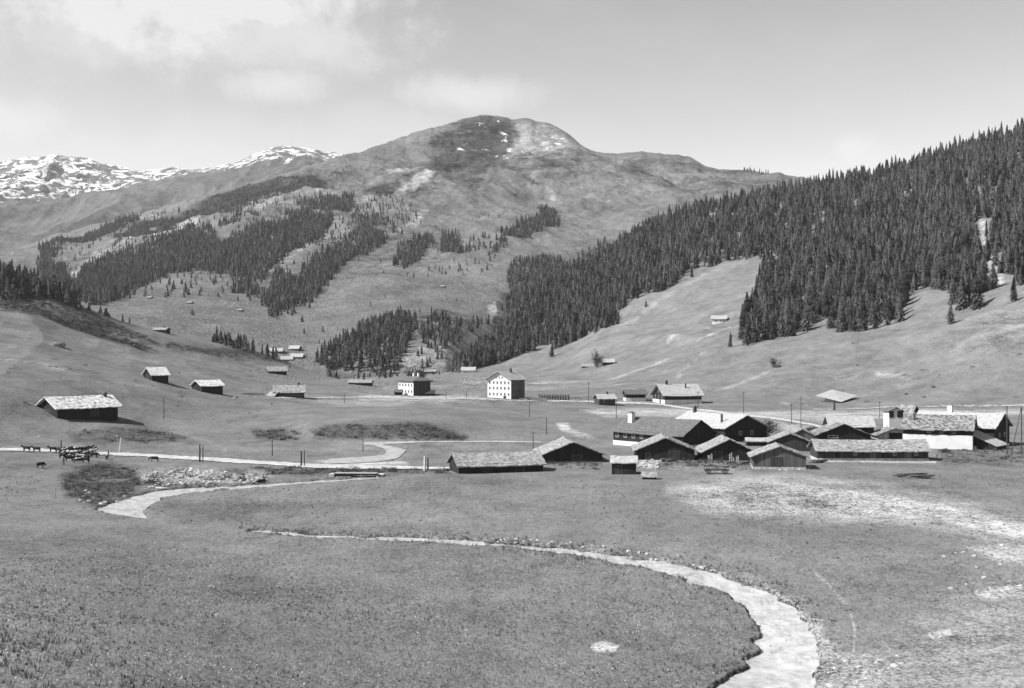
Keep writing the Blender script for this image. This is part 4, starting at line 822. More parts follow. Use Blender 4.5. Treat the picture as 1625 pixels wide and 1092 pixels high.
# --- second row
house(1110, 713, (1, 0), 25, 12.5, 4.0, 3.5, -50, 'large house with a smooth dark grey roof and one white chimney', 'house', 'house', wall='dark_wood', roof='roof_grey', base_h=1.2, base_mat='plaster',
      chim=[(-9.5, -2.4, 1.5, 1.3, 2.3, 'white_wall')], wins=[('f', -11, 2.2, .9, 1.2), ('f', -8, 2.2, .9, 1.2), ('f', -5, 2.2, .9, 1.2), ('f', -2, 2.2, .9, 1.2)], rough=.03)
house(1184, 700, (1, 0), 26, 14.5, 4.0, 3.2, -62, 'farmhouse with brilliant white roof, two thin pipes and black gable, behind the front barns', 'farmhouse', 'house', wall='dark_wood', roof='roof_bright', chim=[(-10, -.6, .8, .8, 1.7, 'metal'), (8, -4.6, .45, .45, 2.0, 'metal')],
      wins=[('r', -2, 1.8, .8, 1), ('r', 2, 1.8, .8, 1), ('f', 8, 1.6, .8, 1)], rough=.02)
house(1202, 708, (0, -1), 5.5, 3.2, 1.4, .7, -4, 'tiny white roofed lean-to next to the barn with white washed planks', 'shed', 'shed', roof='roof_bright', og=.3, oe=.3, beams=False)
house(1254, 716, (1, 0), 9, 9.6, 2.6, 1.9, -96, 'dark boarded shed directly behind the weathered grey plank shed', wall='old_wood', roof='roof_pale', og=.5, stones=30)
house(1273, 703, (1, 0), 7, 6.0, 2.4, 1.3, -98, 'small gabled shed farthest back of the three stepped sheds', wall='mid_wood', roof='roof_pale', og=.4, stones=12, doors=[('r', 0, 1.2, 1.2, 1)])
house(1352, 695, (0, -1), 12.5, 8.5, 3.6, 2.5, -3, 'dark house with a plain brilliant white roof and a white right end wall', 'house', 'house', wall='dark_wood', roof='roof_bright', og=.5, oe=.7, wins=[('f', -3, 1.6, .8, .9), ('f', 2, 1.6, .8, .9), ('r', 0, 1.6, .8, .9)], rough=.02, base_h=1.2, base_mat='white_wall')
house(1339, 698, (1, 0), 11, 15, 1.5, 3.0, -92, 'low barn with a rubble slate roof and a black triangular gable behind the long stable', roof='roof_stone', stones=80, wins=[('r', -3, .6, 2.6, .6, 'white_wall')])
house(1421, 697, (1, 0), 6, 10.5, 1.3, 1.9, -88, 'hut with a stone roof forming a shallow arch over its black gable', 'hut', 'hut', wall='stone_wall', roof='roof_stone', stones=60, doors=[('r', 0, -.2, 3.6, 1.9, 'dark_wood')])
house(1422, 691, (1, 0), 4.6, 4.2, 7.2, 1.0, -86, 'narrow white tower house with a dark window band under its roof', 'house', 'house', wall='white_wall', roof='roof_grey', og=.4, oe=.4, wins=[('r', -1.4, 5.4, 1.2, 1.7, 'dark_wood'), ('r', 1.3, 5.4, 1.6, 1.7, 'dark_wood')], rough=.03)
house(1453, 686, (1, 0), 6, 3.6, 5.4, 2.8, -64, 'narrow dark gabled loft between the tower house and the big stone roofed house', 'house', 'house', wall='dark_wood', roof='roof_stone', og=.5, oe=.5, stones=20)
house(1470, 690, (0, -1), 12, 5, 2.4, 1.6, -35, 'small slate roofed annex against the big stone roofed house', 'shed', 'shed', wall='stone_wall', roof='roof_stone', og=.4, stones=30)
house(1543, 714, (1, -1), 17.0, 14, 5.4, 3.0, -24, 'big house with a rough stone roof over a dark storey and a white washed wall', 'farmhouse', 'house', wall='dark_wood', roof='roof_stone', base_h=3.6, base_mat='white_wall', og=.5, oe=.9, rough=.14, stones=260,
      chim=[(-6, -3.2, .5, .5, 1.8, 'metal')], wins=[('f', -5, 1.2, .8, .9), ('f', 1, 4.1, .7, .7), ('f', 4, 4.1, .7, .7), ('f', -2, 4.1, .7, .7), ('r', -3, 4.4, .8, .9)])
house(1590, 706, (1, 0), 22, 12, 5.2, 3.2, -40, 'dark gabled house with white roof and two tone chimney behind the stone roofed house', 'farmhouse', 'house', wall='dark_wood', roof='roof_bright', og=.8, oe=.9, chim=[(-3, .2, 1.3, 1.2, 1.9, 'white_wall')], rough=.02, wins=[('r', -2, 2.2, .9, 1), ('r', 2, 2.2, .9, 1)])
# lean-to with a single bright pitch
def lean_to(u, v, w, d, h1, h2, rot, label, roof='roof_bright', wall='dark_wood', front='white_wall'):
    """single pitch: high along the left side, low along the right"""
    p = A.at(u, v); t = empty('lean_to', p, R(rot), label=label, cat='shed'); m = MB()
    m.add([(0, 0, -1.2), (w, 0, -1.2), (w, d, -1.2), (0, d, -1.2), (0, 0, h1), (w, 0, h2), (w, d, h2), (0, d, h1)], [(0, 1, 5, 4), (1, 2, 6, 5), (2, 3, 7, 6), (3, 0, 4, 7), (0, 3, 2, 1)])
    m.build('wall', M[wall], t); m = MB(); o = .45; s_ = (h2 - h1) / w
    za, zb = h1 - s_ * o + .05, h2 + s_ * o + .05
    m.add([(-o, -o, za), (w + o, -o, zb), (w + o, d + o, zb), (-o, d + o, za), (-o, -o, za + .16), (w + o, -o, zb + .16), (w + o, d + o, zb + .16), (-o, d + o, za + .16)], [(0, 3, 2, 1), (4, 5, 6, 7), (0, 1, 5, 4), (1, 2, 6, 5), (2, 3, 7, 6), (3, 0, 4, 7)])
    ro = m.build('roof', M[roof], t); uvl = ro.data.uv_layers.new(name='UVMap')
    for l in ro.data.loops: c = ro.data.vertices[l.vertex_index].co; uvl.data[l.index].uv = (c.y, c.x)
    m = MB(); m.box(0.02, 2.6, -.12, -.003, -1.0, h2 - .2); f = m.build('front_wall', M[front], t); m = MB(); m.box(1.0, 1.7, -.16, -.125, .1, .9); m.build('door', M['dark_wood'], t)
    m = MB()
    for k in range(3): m.box(w - .2 - k * 2.4, w - .02 - k * 2.4, -.3, -.125, -1, h2 + (k * 2.4) * (-s_) - .05)
    m.build('posts', M['old_wood'], t)
    return t
lean_to(1535, 712, 7.4, 8.0, 4.0, 1.0, -40, 'bright single pitch lean-to against the big stone roofed house at right')
# low hut with a four sided roof in the pasture
def pyramid_hut(u, v, w, d, h, rise, rot, label):
    p = A.at(u, v); t = empty('hut', p, R(rot), label=label, cat='hut'); m = MB(); m.box(-w * .28, w * .28, -d * .28, d * .28, -1.5, h); m.build('wall', M['stone_wall'], t)
    m = MB(); x, y = w / 2, d / 2; m.add([(-x, -y, h - .2), (x, -y, h - .2), (x, y, h - .2), (-x, y, h - .2), (0, 0, h + rise), (-x, -y, h - .35), (x, -y, h - .35), (x, y, h - .35), (-x, y, h - .35)], [(0, 1, 4), (1, 2, 4), (2, 3, 4), (3, 0, 4), (5, 8, 7, 6), (0, 5, 6, 1), (1, 6, 7, 2), (2, 7, 8, 3), (3, 8, 5, 0)])
    ro = m.build('roof', M['roof_bright'], t); uvl = ro.data.uv_layers.new(name='UVMap')
    for vv_ in ro.data.vertices: vv_.co.z += (vv_.co.x * .5 + vv_.co.y * .5) * .36 + 1.2
    for l in ro.data.loops: c = ro.data.vertices[l.vertex_index].co; uvl.data[l.index].uv = (c.x, c.y)
    return t
def chimney_post(u, v, hpx):
    p = A.at(u, v); return p
pyramid_hut(1328, 636, 13.5, 13.5, 1.4, .5, 43, 'low hut under a flat diamond shaped white roof on the pasture')
# --- middle distance
house(1055, 642, (-1, -1), 17.5, 15, 4.4, 4.4, 14, 'chalet with wide bright roof, two chimneys and dark left gable, by the upper road', 'chalet', 'chalet', wall='dark_wood', roof='roof_bright', base_h=2.0, base_mat='plaster', og=1.2, oe=1.0,
      chim=[(-5, .1, .9, .9, 1.5, 'metal'), (3, -2.8, .5, .5, 1.8, 'metal')], wins=[('l', -4, 2.8, .9, 1), ('l', 0, 2.8, .9, 1), ('l', 4, 2.8, .9, 1), ('l', 0, 5.2, .9, 1)], doors=[('l', 2, 0, 1.4, 2)], rough=.03)
house(1009, 637, (0, -1), 9, 6, 3.6, 1.6, 6, 'dark annex with white base left of the bright roofed chalet', 'house', 'house', wall='dark_wood', roof='roof_grey', base_h=1.6, base_mat='white_wall', og=.5)
house(951, 643, (-1, -1), 7.4, 6.4, 3.0, 1.7, 16, 'small log hut with a bright roof on the green beside the upper road', 'hut', 'hut', wall='log_wood', roof='roof_bright', og=.7, chim=[(1.2, .2, .6, .6, .9, 'metal')], doors=[('f', 1, 0, 1, 1.9)], wins=[('f', -1.6, 1.2, .6, .6)])
W_h = []
for r_, z in enumerate((1.3, 3.9, 6.3)):
    for k in range(6): W_h.append(('l', -5.0 + k * 2.0, z, .75, 1.15, 'plaster'))
for k in range(3): W_h.append(('l', -1.6 + k * 1.6, 8.7, .6, .8, 'plaster'))
for r_, z in enumerate((1.3, 3.9, 6.3)):
    for k in range(3): W_h.append(('f', -3.2 + k * 3.2, z, .8, 1.1, 'grey_plaster'))
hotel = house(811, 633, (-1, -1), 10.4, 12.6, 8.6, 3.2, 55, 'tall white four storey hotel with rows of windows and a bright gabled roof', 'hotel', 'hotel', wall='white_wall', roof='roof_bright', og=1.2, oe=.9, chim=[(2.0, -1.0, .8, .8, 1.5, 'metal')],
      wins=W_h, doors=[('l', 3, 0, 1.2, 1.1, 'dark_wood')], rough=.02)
m = MB(); m.box(-5.19, 5.19, -6.318, -6.304, -1.5, 8.55); m.build('shade_slab', M['mid_wood'], hotel)  # added dark slab: deepens the shade on this white wall by colour
def hip_house(u, v, L, Wd, h, rise, rot, label):
    p = A.at(u, v); a = R(rot); cx = p.x - (L / 2 * math.cos(a) + Wd / 2 * math.sin(a)); cy = p.y - (L / 2 * math.sin(a) - Wd / 2 * math.cos(a))
    t = empty('house', (cx, cy, p.z), a, label=label, cat='house')
    m = MB(); m.box(-L / 2, L / 2, -Wd / 2, Wd / 2, -1.5, h); m.build('wall', M['plaster'], t)
    m = MB(); m.box(L / 2 + .004, L / 2 + .12, -Wd / 2, Wd / 2, -1.5, h - .02); m.build('shade_slab', M['old_wood'], t)  # dark slab: shade of the side away from the sun, put into colour
    x, y, r2 = L / 2 + .9, Wd / 2 + .9, L / 2 - Wd * .25
    m = MB(); m.add([(-x, -y, h), (x, -y, h), (x, y, h), (-x, y, h), (-r2, 0, h + rise), (r2, 0, h + rise), (-x, -y, h - .25), (x, -y, h - .25), (x, y, h - .25), (-x, y, h - .25)], [(0, 1, 5, 4), (1, 2, 5), (2, 3, 4, 5), (3, 0, 4), (6, 9, 8, 7), (0, 6, 7, 1), (1, 7, 8, 2), (2, 8, 9, 3), (3, 9, 6, 0)])
    ro = m.build('roof', M['roof_grey'], t); uvl = ro.data.uv_layers.new(name='UVMap')
    for l in ro.data.loops: c = ro.data.vertices[l.vertex_index].co; uvl.data[l.index].uv = (c.x, c.y)
    for cx_, cy_ in ((-1, .4), (3, .4)):
        m = MB(); m.box(cx_ - .5, cx_ + .5, cy_ - .4, cy_ + .4, h + rise * .5, h + rise + 1.5); m.build('chimney', M['plaster'], ro)
    for k in range(5):
        for z in (1.2, 4.2):
            m = MB(); m.box(-L / 2 + 1.4 + k * (L - 2.8) / 4 - .45, -L / 2 + 1.4 + k * (L - 2.8) / 4 + .45, -Wd / 2 - .03, -Wd / 2 + .1, z, z + 1.3); m.build('window', M['glass'], t)
    for k in range(4):
        for z in (1.2, 4.2):
            m = MB(); yy = -Wd / 2 + 1.5 + k * (Wd - 3) / 3; m.box(L / 2 + .13, L / 2 + .16, yy - .4, yy + .4, z, z + 1.3); m.build('window', M['glass'], t)
    return t
hip_house(656, 628, 13, 9.6, 7.0, 1.9, -52, 'square house with a hipped dark roof, pale front and dark right side')
house(674, 628, (0, -1), 9, 4, 1.6, 1.0, 0, 'low pale roofed outbuilding beside the dark wall of the hipped house', 'shed', 'shed', roof='roof_bright', og=.3)
house(632, 627, (0, -1), 3.6, 3, 1.8, .8, 0, 'tiny dark shed at the left corner of the hipped house', 'shed', 'shed', roof='roof_grey', og=.3, beams=False)
house(681, 591, (0, -1), 13, 8, 2.2, 2.0, -6, 'low dark hut with a pale roof behind the hipped house at the valley end', 'hut', 'hut', roof='roof_pale', og=.7)
house(743, 591, (0, -1), 12, 8, 2.2, 2.6, -3, 'hut with a bright roof at the foot of the big wood', 'hut', 'hut', roof='roof_bright', og=.7, wall='plaster')
house(966, 579, (0, -1), 8.5, 7, 2.4, 2.2, 0, 'small dark hut with a bright roof right of the round leafy tree', 'hut', 'hut', roof='roof_bright', og=.6)
house(932, 583, (0, -1), 9, 6, 1.0, 1.6, -12, 'low stone roofed hut left of the round leafy tree', 'hut', 'hut', roof='roof_pale', og=.5, oe=.6, stones=20)
house(1141, 513, (0, -1), 11, 9, 4.0, 2.4, -14, 'lone chalet with white walls high on the steep clearing', 'chalet', 'chalet', wall='white_wall', roof='roof_bright', og=1.2, oe=1.0, wins=[('f', -2.5, 1.3, 1, 1), ('f', 1.5, 1.3, 1, 1)], doors=[('f', 4, 0, 1.2, 2)])
# --- left slope
house(91, 664, (-1, -1), 19.5, 10.5, 3.2, 2.8, 50, 'long black barn with patched pale roof on the left slope above the cattle', wall='dark_wood', roof='roof_white', og=1.2, oe=.9, chim=[(8.2, -.8, .8, .8, 1.0, 'metal')], doors=[('f', 2, 0, 2.4, 2.2), ('l', 0, 0, 2.2, 2.2)], stones=120, rough=.1)
house(241, 604, (-1, -1), 6.8, 7, 2.5, 2.6, 42, 'small hut with a bright white roof on the left slope above the long black barn', 'hut', 'hut', wall='dark_wood', roof='roof_white', og=.7, doors=[('l', 0, 0, 1.2, 1.8)], rough=.02)
house(320, 622, (-1, -1), 9.4, 7.5, 2.6, 1.9, 44, 'long low hut with a pale roof on the left slope, second from the left', 'hut', 'hut', roof='roof_white', og=.8, stones=20)
house(459, 631, (0, -1), 12.5, 8, 2.6, 2.6, 10, 'log hut with a pale roof and a slanting wing on its left', 'hut', 'hut', wall='log_wood', roof='roof_pale', og=.6, chim=[(4, .2, .8, .8, .9, 'metal')])
house(436, 630, (1, -1), 4.4, 5, .6, 1.6, -30, 'slanting low wing attached to the log hut', 'shed', 'shed', roof='roof_pale', og=.2, oe=.3, beams=False)
house(440, 594, (0, -1), 12.0, 8, 2.5, 2.6, 14, 'hut with a pale roof higher up behind the log hut', 'hut', 'hut', roof='roof_pale', og=.6)
house(571, 611, (0, -1), 13, 6, 1.7, 1.4, -3, 'very low dark hut at the end of the green flat', 'hut', 'hut', roof='roof_pale', og=.6)
house(253, 527, (0, -1), 10, 7, 2.0, 1.4, -14, 'low dark hut beside a tiny spruce high on the left slope', 'hut', 'hut', roof='roof_pale', og=.8)
for u, v, w, lab, rz in ((436, 560, 16, 'white roofed hut of the hamlet in the valley mouth, leftmost', 5), (466, 556, 11, 'white roofed hut of the hamlet in the valley mouth, topmost', -10), (470, 569, 13, 'hut with a dark front at the right of the hamlet', -5), (455, 573, 12, 'low hut at the bottom of the hamlet behind the slope', 8)):
    house(u, v, (0, -1), w, 9, 2.2, 3.2, rz, lab, 'hut', 'hut', roof='roof_bright', wall='old_wood', og=.8, sheet=B, beams=False)
for u, v, lab in ((236, 474, 'tiny far hut on the open slope under the left wood, leftmost of three'), (300, 482, 'tiny far hut on the open slope, middle of three'), (380, 494, 'tiny far hut with a pale roof on the open slope, rightmost of three'), (702, 456, 'tiny pale hut alone on the pasture above the wooded knoll')):
    house(u, v, (0, -1), 6.5, 5, 1.8, 1.3, -12, lab, 'hut', 'hut', roof='roof_pale', sheet=B, og=.5, beams=False)

# --- white planks at the barn, timber stack, ruin, bridge, walls
def planks(u, v, n, label):
    p = A.at(u, v); t = MB()
    for k in range(n):
        x = k * .42 + random.uniform(-.1, .1); hh = random.uniform(.9, 2.3); x += random.uniform(-.3, .3); t.add([(x, 0, -.2), (x + .22, 0, -.2), (x + .22, .35, hh), (x, .35, hh), (x, .06, -.2), (x + .22, .06, -.2), (x + .22, .41, hh), (x, .41, hh)], [(0, 1, 2, 3), (7, 6, 5, 4), (0, 4, 5, 1), (3, 2, 6, 7), (1, 5, 6, 2), (0, 3, 7, 4)])
    o = t.build('plank_stack', M['pale_wood']); o.location = p; return tag(o, label, 'planks')
planks(1156, 733, 7, 'row of pale planks leaning against the open dark gable of the old barn')
planks(1124, 733, 3, 'few thin pale planks left of the larger leaning row')
def timber(u, v, w, label, rz=0):
    p = A.at(u, v); m = MB()
    for k in range(10):
        y = (k % 4) * .32; z = .12 + (k // 4) * .26; m.tube((-w / 2 + random.uniform(-.9, .9), y + random.uniform(-.7, .5), z), (w / 2 + random.uniform(-.9, .9), y + random.uniform(-.5, .7), z + random.uniform(-.2, .35)), .15, .08, 7)
    o = m.build('timber_stack', M['mid_wood'], smooth=True); o.location = p; o.rotation_euler = (0, 0, R(rz)); return tag(o, label, 'timber')
def cart(u, v, label):
    p = A.at(u, v); t = empty('hay_cart', p, R(-5), label=label, cat='cart')
    m = MB(); m.box(-2.6, 2.6, -.8, .8, .75, .9)
    for k in range(12): m.box(-2.6 + k * .46, -2.52 + k * .46, -.9, -.82, .9, 1.6)
    m.box(-2.6, 2.6, -.9, -.82, 1.6, 1.7); m.box(-2.6, 2.6, .82, .9, 1.5, 1.6); m.build('cart_bed', M['old_wood'], t)
    for x in (-1.7, 1.7):
        for y in (-1.0, 1.0):
            w = MB()
            for i in range(14):
                a, b = 2 * math.pi * i / 14, 2 * math.pi * (i + 1) / 14
                w.tube((x + .5 * math.cos(a), y, .5 + .5 * math.sin(a)), (x + .5 * math.cos(b), y, .5 + .5 * math.sin(b)), .06, n=5)
                if i % 2 == 0: w.tube((x, y, .5), (x + .5 * math.cos(a), y, .5 + .5 * math.sin(a)), .03, n=4)
            w.build('wheel', M['dark_wood'], t)
    return t
cart(1137, 752, 'dark wooden cart standing on the grass in front of the old barn')
timber(1445, 757, 5.5, 'low pile of logs on the open ground before the long stable', 8)
timber(1462, 760, 4.0, 'shorter pile of logs at the right end of the log pile before the stable', -14)
boulder(1454, 756, 7, 'upright broken stone slab between the two log piles', 'dark_rock', 4)
def bridge(u, v, label):
    p = A.at(u, v); t = empty('footbridge', p, R(-3), label=label, cat='bridge')
    m = MB(); 
    for k in range(30): m.box(-4.3 + k * .29, -4.05 + k * .29, -.9, 1.1, .75 + random.uniform(0, .02), .86)
    m.build('deck', M['pale_wood'], t)
    m = MB(); m.box(-4.6, 4.6, -.85, -.6, .45, .74); m.box(-4.6, 4.6, .8, 1.05, .45, .74); m.build('beams', M['dark_wood'], t)
    for x0, x1 in ((-5.4, -4.31), (4.42, 5.8)):
        m = MB(); m.box(x0, x1, -1.3, 1.4, -.6, .68); m.build('stone_abutment', M['stone_wall'], t)
    m = MB(); m.add([(4.4, -1.35, .9), (7.2, -2.3, -.1), (7.2, -2.0, -.1), (4.4, -1.05, .9), (4.4, -1.35, .5), (7.2, -2.3, -.5), (7.2, -2.0, -.5), (4.4, -1.05, .5)], [(0, 1, 2, 3), (7, 6, 5, 4), (0, 4, 5, 1), (2, 6, 7, 3), (1, 5, 6, 2), (0, 3, 7, 4)]); m.build('wing_beam', M['dark_wood'], t)
    return t
bridge(565, 757, 'low plank footbridge over the stream beside the white road')
def terrace(u, v, L, label):
    p = A.at(u, v); t = empty('pillared_wall', p, R(-4), label=label, cat='wall'); m = MB(); m.box(-L / 2, L / 2, 0, .4, -.5, 1.5); m.build('wall', M['white_wall'], t)
    for k in range(12):
        x = -L / 2 + .5 + k * (L - 1) / 11; m = MB(); m.box(x - .2, x + .2, -.35, -.004, -.5, 1.9); m.build('pillar', M['dark_wood'], t)
    m = MB(); m.box(-L / 2 - .2, L / 2 + .2, -.45, .45, 1.91, 2.1); m.build('rail', M['old_wood'], t); return t
terrace(879, 634, 14, 'white terrace wall with dark posts right of the hotel')
def wall_strip(u, v, L, h, rz, label):
    p = A.at(u, v); m = MB(); n = int(L / .8)
    for k in range(n): m.box(-L / 2 + k * .8 + .01, -L / 2 + k * .8 + .79, -.3 - random.uniform(0, .08), .3 + random.uniform(0, .08), -.6, h * random.uniform(.8, 1.1))
    o = m.build('stone_wall', M['dark_rock']); o.location = p; o.rotation_euler = (0, 0, R(rz)); return tag(o, label, 'wall')
wall_strip(846, 636, 12, 1.3, -4, 'low dark wall between the hotel and the white terrace wall')
wall_strip(908, 633, 10, .9, -6, 'low dark wall right of the white terrace wall')
wall_strip(402, 627, 10, .9, 4, 'low dark field wall between two huts on the left')
# haystack / cabin by the stream: dark plank shelter
def log(u, v, L, label, rz, mat='pale_wood'):
    p = A.at(u, v); m = MB(); m.tube((-L / 2, 0, .35), (L / 2, 0, .25), .32, .22, 9); m.tube((L / 2 - .3, 0, .3), (L / 2 + .1, .5, 1.5), .12, .03, 6); m.tube((L / 2 - .6, 0, .3), (L / 2 - .9, -.6, .9), .08, .03, 6)
    o = m.build('driftwood_log', M[mat], smooth=True); o.location = p; o.rotation_euler = (0, 0, R(rz)); return tag(o, label, 'log')
log(262, 778, 3.4, 'pale driftwood log with a root lying at the water edge', 8)
log(415, 765, 2.6, 'dark stump with branches on the bank above the stream', 70, 'dark_wood')

def fence(pts, label):
    P = [A.at(*p) for p in pts]; t = empty('rail_fence', P[0], 0, label=label, cat='fence'); o0 = P[0]; rails = MB()
    for a, b in zip(P, P[1:]):
        n = max(1, int((b - a).length / 2.6))
        for k in range(n + 1):
            q = a.lerp(b, k / n); z = A.h(q.x, q.y) - o0.z; hh = random.uniform(1.0, 1.35)
            m = MB(); m.tube((q.x - o0.x, q.y - o0.y, z - .4), (q.x - o0.x + random.uniform(-.1, .1), q.y - o0.y, z + hh), .09, .06, 6)
            if len(t.children) < 60: m.build('post', M['mid_wood'], t)
            if k < n:
                q2 = a.lerp(b, (k + 1) / n); z2 = A.h(q2.x, q2.y) - o0.z
                for h_ in (.55, .95): rails.tube((q.x - o0.x, q.y - o0.y - .1, z + h_ + random.uniform(-.08, .08)), (q2.x - o0.x, q2.y - o0.y - .1, z2 + h_ + random.uniform(-.08, .08)), .05, .045, 5)
    rails.build('rails', M['mid_wood'], t); return t
fence([(1046, 744), (1075, 738), (1112, 737)], 'short rail fence between the small slate roofed shed and the hay cart')
fence([(1486, 727), (1520, 722), (1548, 720), (1592, 719)], 'rail fence below the white washed wall of the big stone roofed house')
fence([(860, 741), (900, 739), (955, 739)], 'rail fence on the grass before the second black gabled barn')
for u, v, w, lab in ((1186, 738, 2.6, 'firewood pile between the old barn and the grey plank shed'), (1300, 735, 3, 'firewood pile at the left corner of the long low stable'), (1062, 733, 3.4, 'firewood pile against the wide black gabled barn'), (1500, 718, 2.6, 'firewood pile at the foot of the white washed wall'), (800, 749, 3, 'firewood pile along the front of the long low barn')):
    timber(u, v, w, lab, random.uniform(-10, 10))
# --- poles
_pm = {}
def pole(u, v, hpx, label, arm=False, lean=0, mat='pole', r=.13, group=None, name='pole'):
    p = A.at(u, v); h = hpx * p.y / F; m = MB(); m.tube((0, 0, -.5), (lean * h, 0, h), r, r * .7, 8)
    if arm:
        t = empty(name, p, 0, label=label, cat='pole', group=group); m.build('post', M[mat], t); a = MB(); a.box(lean * h - .8, lean * h + .8, -.06, .06, h * .9, h * .9 + .1)
        for x in (-.7, -.35, .35, .7): a.tube((lean * h + x, 0, h * .9 + .1), (lean * h + x, 0, h * .9 + .26), .04, n=5)
        a.build('crossarm', M['pole'], t); return t
    o = m.build(name, M[mat]); o.location = p; tag(o, label, 'pole', group); return o
for u, v, hp, lab, kw in ((317, 733, 28, 'dark thick pole at the edge of the white road, between herd and footbridge', dict(r=.22)), (322, 733, 26, 'thinner pole close behind the dark roadside pole, left pair', {}),
    (478, 740, 24, 'dark thick pole at the road between the left pair and the footbridge', dict(r=.22)), (483, 740, 26, 'thin pole close behind the second dark roadside pole', {}),
    (674, 746, 22, 'white painted post at the roadside left of the long low barn', dict(r=.26, mat='white_wall')), (679, 746, 20, 'dark post right beside the white painted post', dict(r=.2)),
    (846, 712, 27, 'tall pole standing behind the long low barn', dict(arm=True)), (97, 717, 18, 'dark pole on the road beside the cattle', dict(r=.2)),
    (260, 666, 36, 'taller of two bare poles on the slope right of the long black barn', dict(r=.14)), (237, 669, 24, 'shorter pale pole left of the taller bare pole', dict(mat='pale_wood', r=.12)),
    (189, 719, 25, 'thin white leaning post just above the road', dict(lean=.12, mat='white_wall', r=.14)), (1598, 720, 76, 'tall dark pole at the right edge, left leg of the frame', dict(r=.17)), (1621, 722, 76, 'tall dark pole at the right edge, right leg of the frame', dict(r=.17)),
    (1604, 722, 74, 'slanting strut leaning on the right pole of the frame', dict(lean=.22, r=.12)), (1180, 656, 34, 'telephone pole rising behind the brilliant white farmhouse roof', dict(arm=True)), (1256, 672, 32, 'telephone pole left of the open pale strip, behind the stepped sheds', dict(arm=True)),
    (1271, 680, 52, 'telephone pole rising nearest behind the stepped sheds', dict(arm=True)), (1396, 664, 28, 'telephone pole between the dark white roofed house and the tower house', dict(arm=True)), (934, 640, 34, 'telephone pole left of the small log hut by the road', dict(arm=True)),
    (1108, 650, 30, 'telephone pole right of the bright roofed chalet', dict(arm=True)), (978, 664, 30, 'slender pole behind the white chimney house on the flat', dict(arm=True)), (867, 690, 28, 'thin pole on the green flat above the tall barn pole', {}),
    (740, 632, 12, 'short pole on the flat left of the hotel', {}), (708, 634, 14, 'short pole between hotel and hipped house', {}), (840, 662, 30, 'pole on the flat in front of the hotel corner', dict(arm=True)), (576, 716, 26, 'thin pole beside the gravel bend of the stream', {}),
    (432, 724, 30, 'thin pole on the meadow above the road, left of the scrubby scarp', {}), (547, 640, 16, 'short pole on the flat right of the log hut', {}), (1324, 651, 16, 'dark stovepipe pole in front of the diamond roof', dict(r=.5)), (1150, 690, 4, 'fence post by the farmhouse', {}), (87, 790, 16, 'short pale stake at the left rim of the scrubby hollow', dict(mat='pale_wood', r=.12))):
    pole(u, v, hp, lab, **kw)
# --- animals and people
def skin_mesh(name, verts, edges, radii, mat, sub=1):
    me = bpy.data.meshes.new(name); me.from_pydata(verts, edges, []); me.update(); o = bpy.data.objects.new(name, me); COL.objects.link(o)
    sk = o.modifiers.new('s', 'SKIN'); sb = o.modifiers.new('b', 'SUBSURF'); sb.levels = sub; sb.render_levels = sub
    for i, r_ in enumerate(radii):
        d = me.skin_vertices[0].data[i]; d.radius = (r_, r_) if isinstance(r_, (int, float)) else r_
    me.skin_vertices[0].data[0].use_root = True
    dg = bpy.context.evaluated_depsgraph_get(); dg.update(); nm = bpy.data.meshes.new_from_object(o.evaluated_get(dg)); bpy.data.objects.remove(o)
    nm.name = name; nm.materials.clear(); nm.materials.append(mat); return nm
def cow_mesh(name, mat, graze):
    hd = [(1.05, 0, 1.05), (1.25, 0, .75), (1.42, 0, .38)] if graze else [(1.05, 0, 1.35), (1.28, 0, 1.5), (1.62, 0, 1.36)]
    v = [(0, 0, 1.0), (.5, 0, 1.02), (.8, 0, 1.12), *hd, (-.5, 0, 1.02), (-.85, 0, 1.12), (-.98, 0, .8), (-1.0, 0, .45)]
    e = [(0, 1), (1, 2), (2, 3), (3, 4), (4, 5), (0, 6), (6, 7), (7, 8), (8, 9)]; r = [(.38, .36), (.38, .36), (.3, .26), .2, .17, .1, (.36, .34), (.26, .24), .04, .05]
    for sy in (-1, 1):
        n = len(v); v += [(.6, sy * .2, .7), (.62, sy * .2, .38), (.6, sy * .2, .02)]; e += [(1, n), (n, n + 1), (n + 1, n + 2)]; r += [.13, .075, .07]
        n = len(v); v += [(-.62, sy * .22, .75), (-.82, sy * .2, .42), (-.72, sy * .2, .02)]; e += [(6, n), (n, n + 1), (n + 1, n + 2)]; r += [.16, .075, .07]
        n = len(v); hx = v[4]; v += [(hx[0] - .05, sy * .24, hx[2] + .08)]; e += [(4, n)]; r += [.04]
    return skin_mesh(name, v, e, r, mat)
CM = {(c, g): cow_mesh('cow', M['cow_' + c], g) for c in ('black', 'piebald', 'white') for g in (0, 1)}
def cow(u, v, c, g, rz, label, group=None):
    o = bpy.data.objects.new('cow', CM[(c, g)]); COL.objects.link(o); p = A.at(u, v); o.location = (p.x, p.y, p.z + (.2 if abs(v - 718) < 4 else 0)); o.rotation_euler = (0, 0, R(rz)); o.scale = (.95,) * 3; tag(o, label, 'cow', group)
herd = [(98, 719), (104, 722), (103, 727), (109, 719), (111, 725), (116, 719), (117, 723), (116, 729), (122, 720), (123, 725), (125, 731), (128, 718), (129, 723), (130, 729), (133, 720), (134, 726), (137, 731), (139, 718), (140, 724), (143, 720), (146, 722), (148, 727), (119, 732), (112, 731), (136, 734), (123, 736)]
cc = ['black', 'piebald', 'black', 'black', 'piebald', 'black', 'white']
LB = {'black': 'black cow in the dense herd standing below the white road', 'piebald': 'black and white patched cow in the dense herd below the white road', 'white': 'pale cow in the dense herd below the white road'}
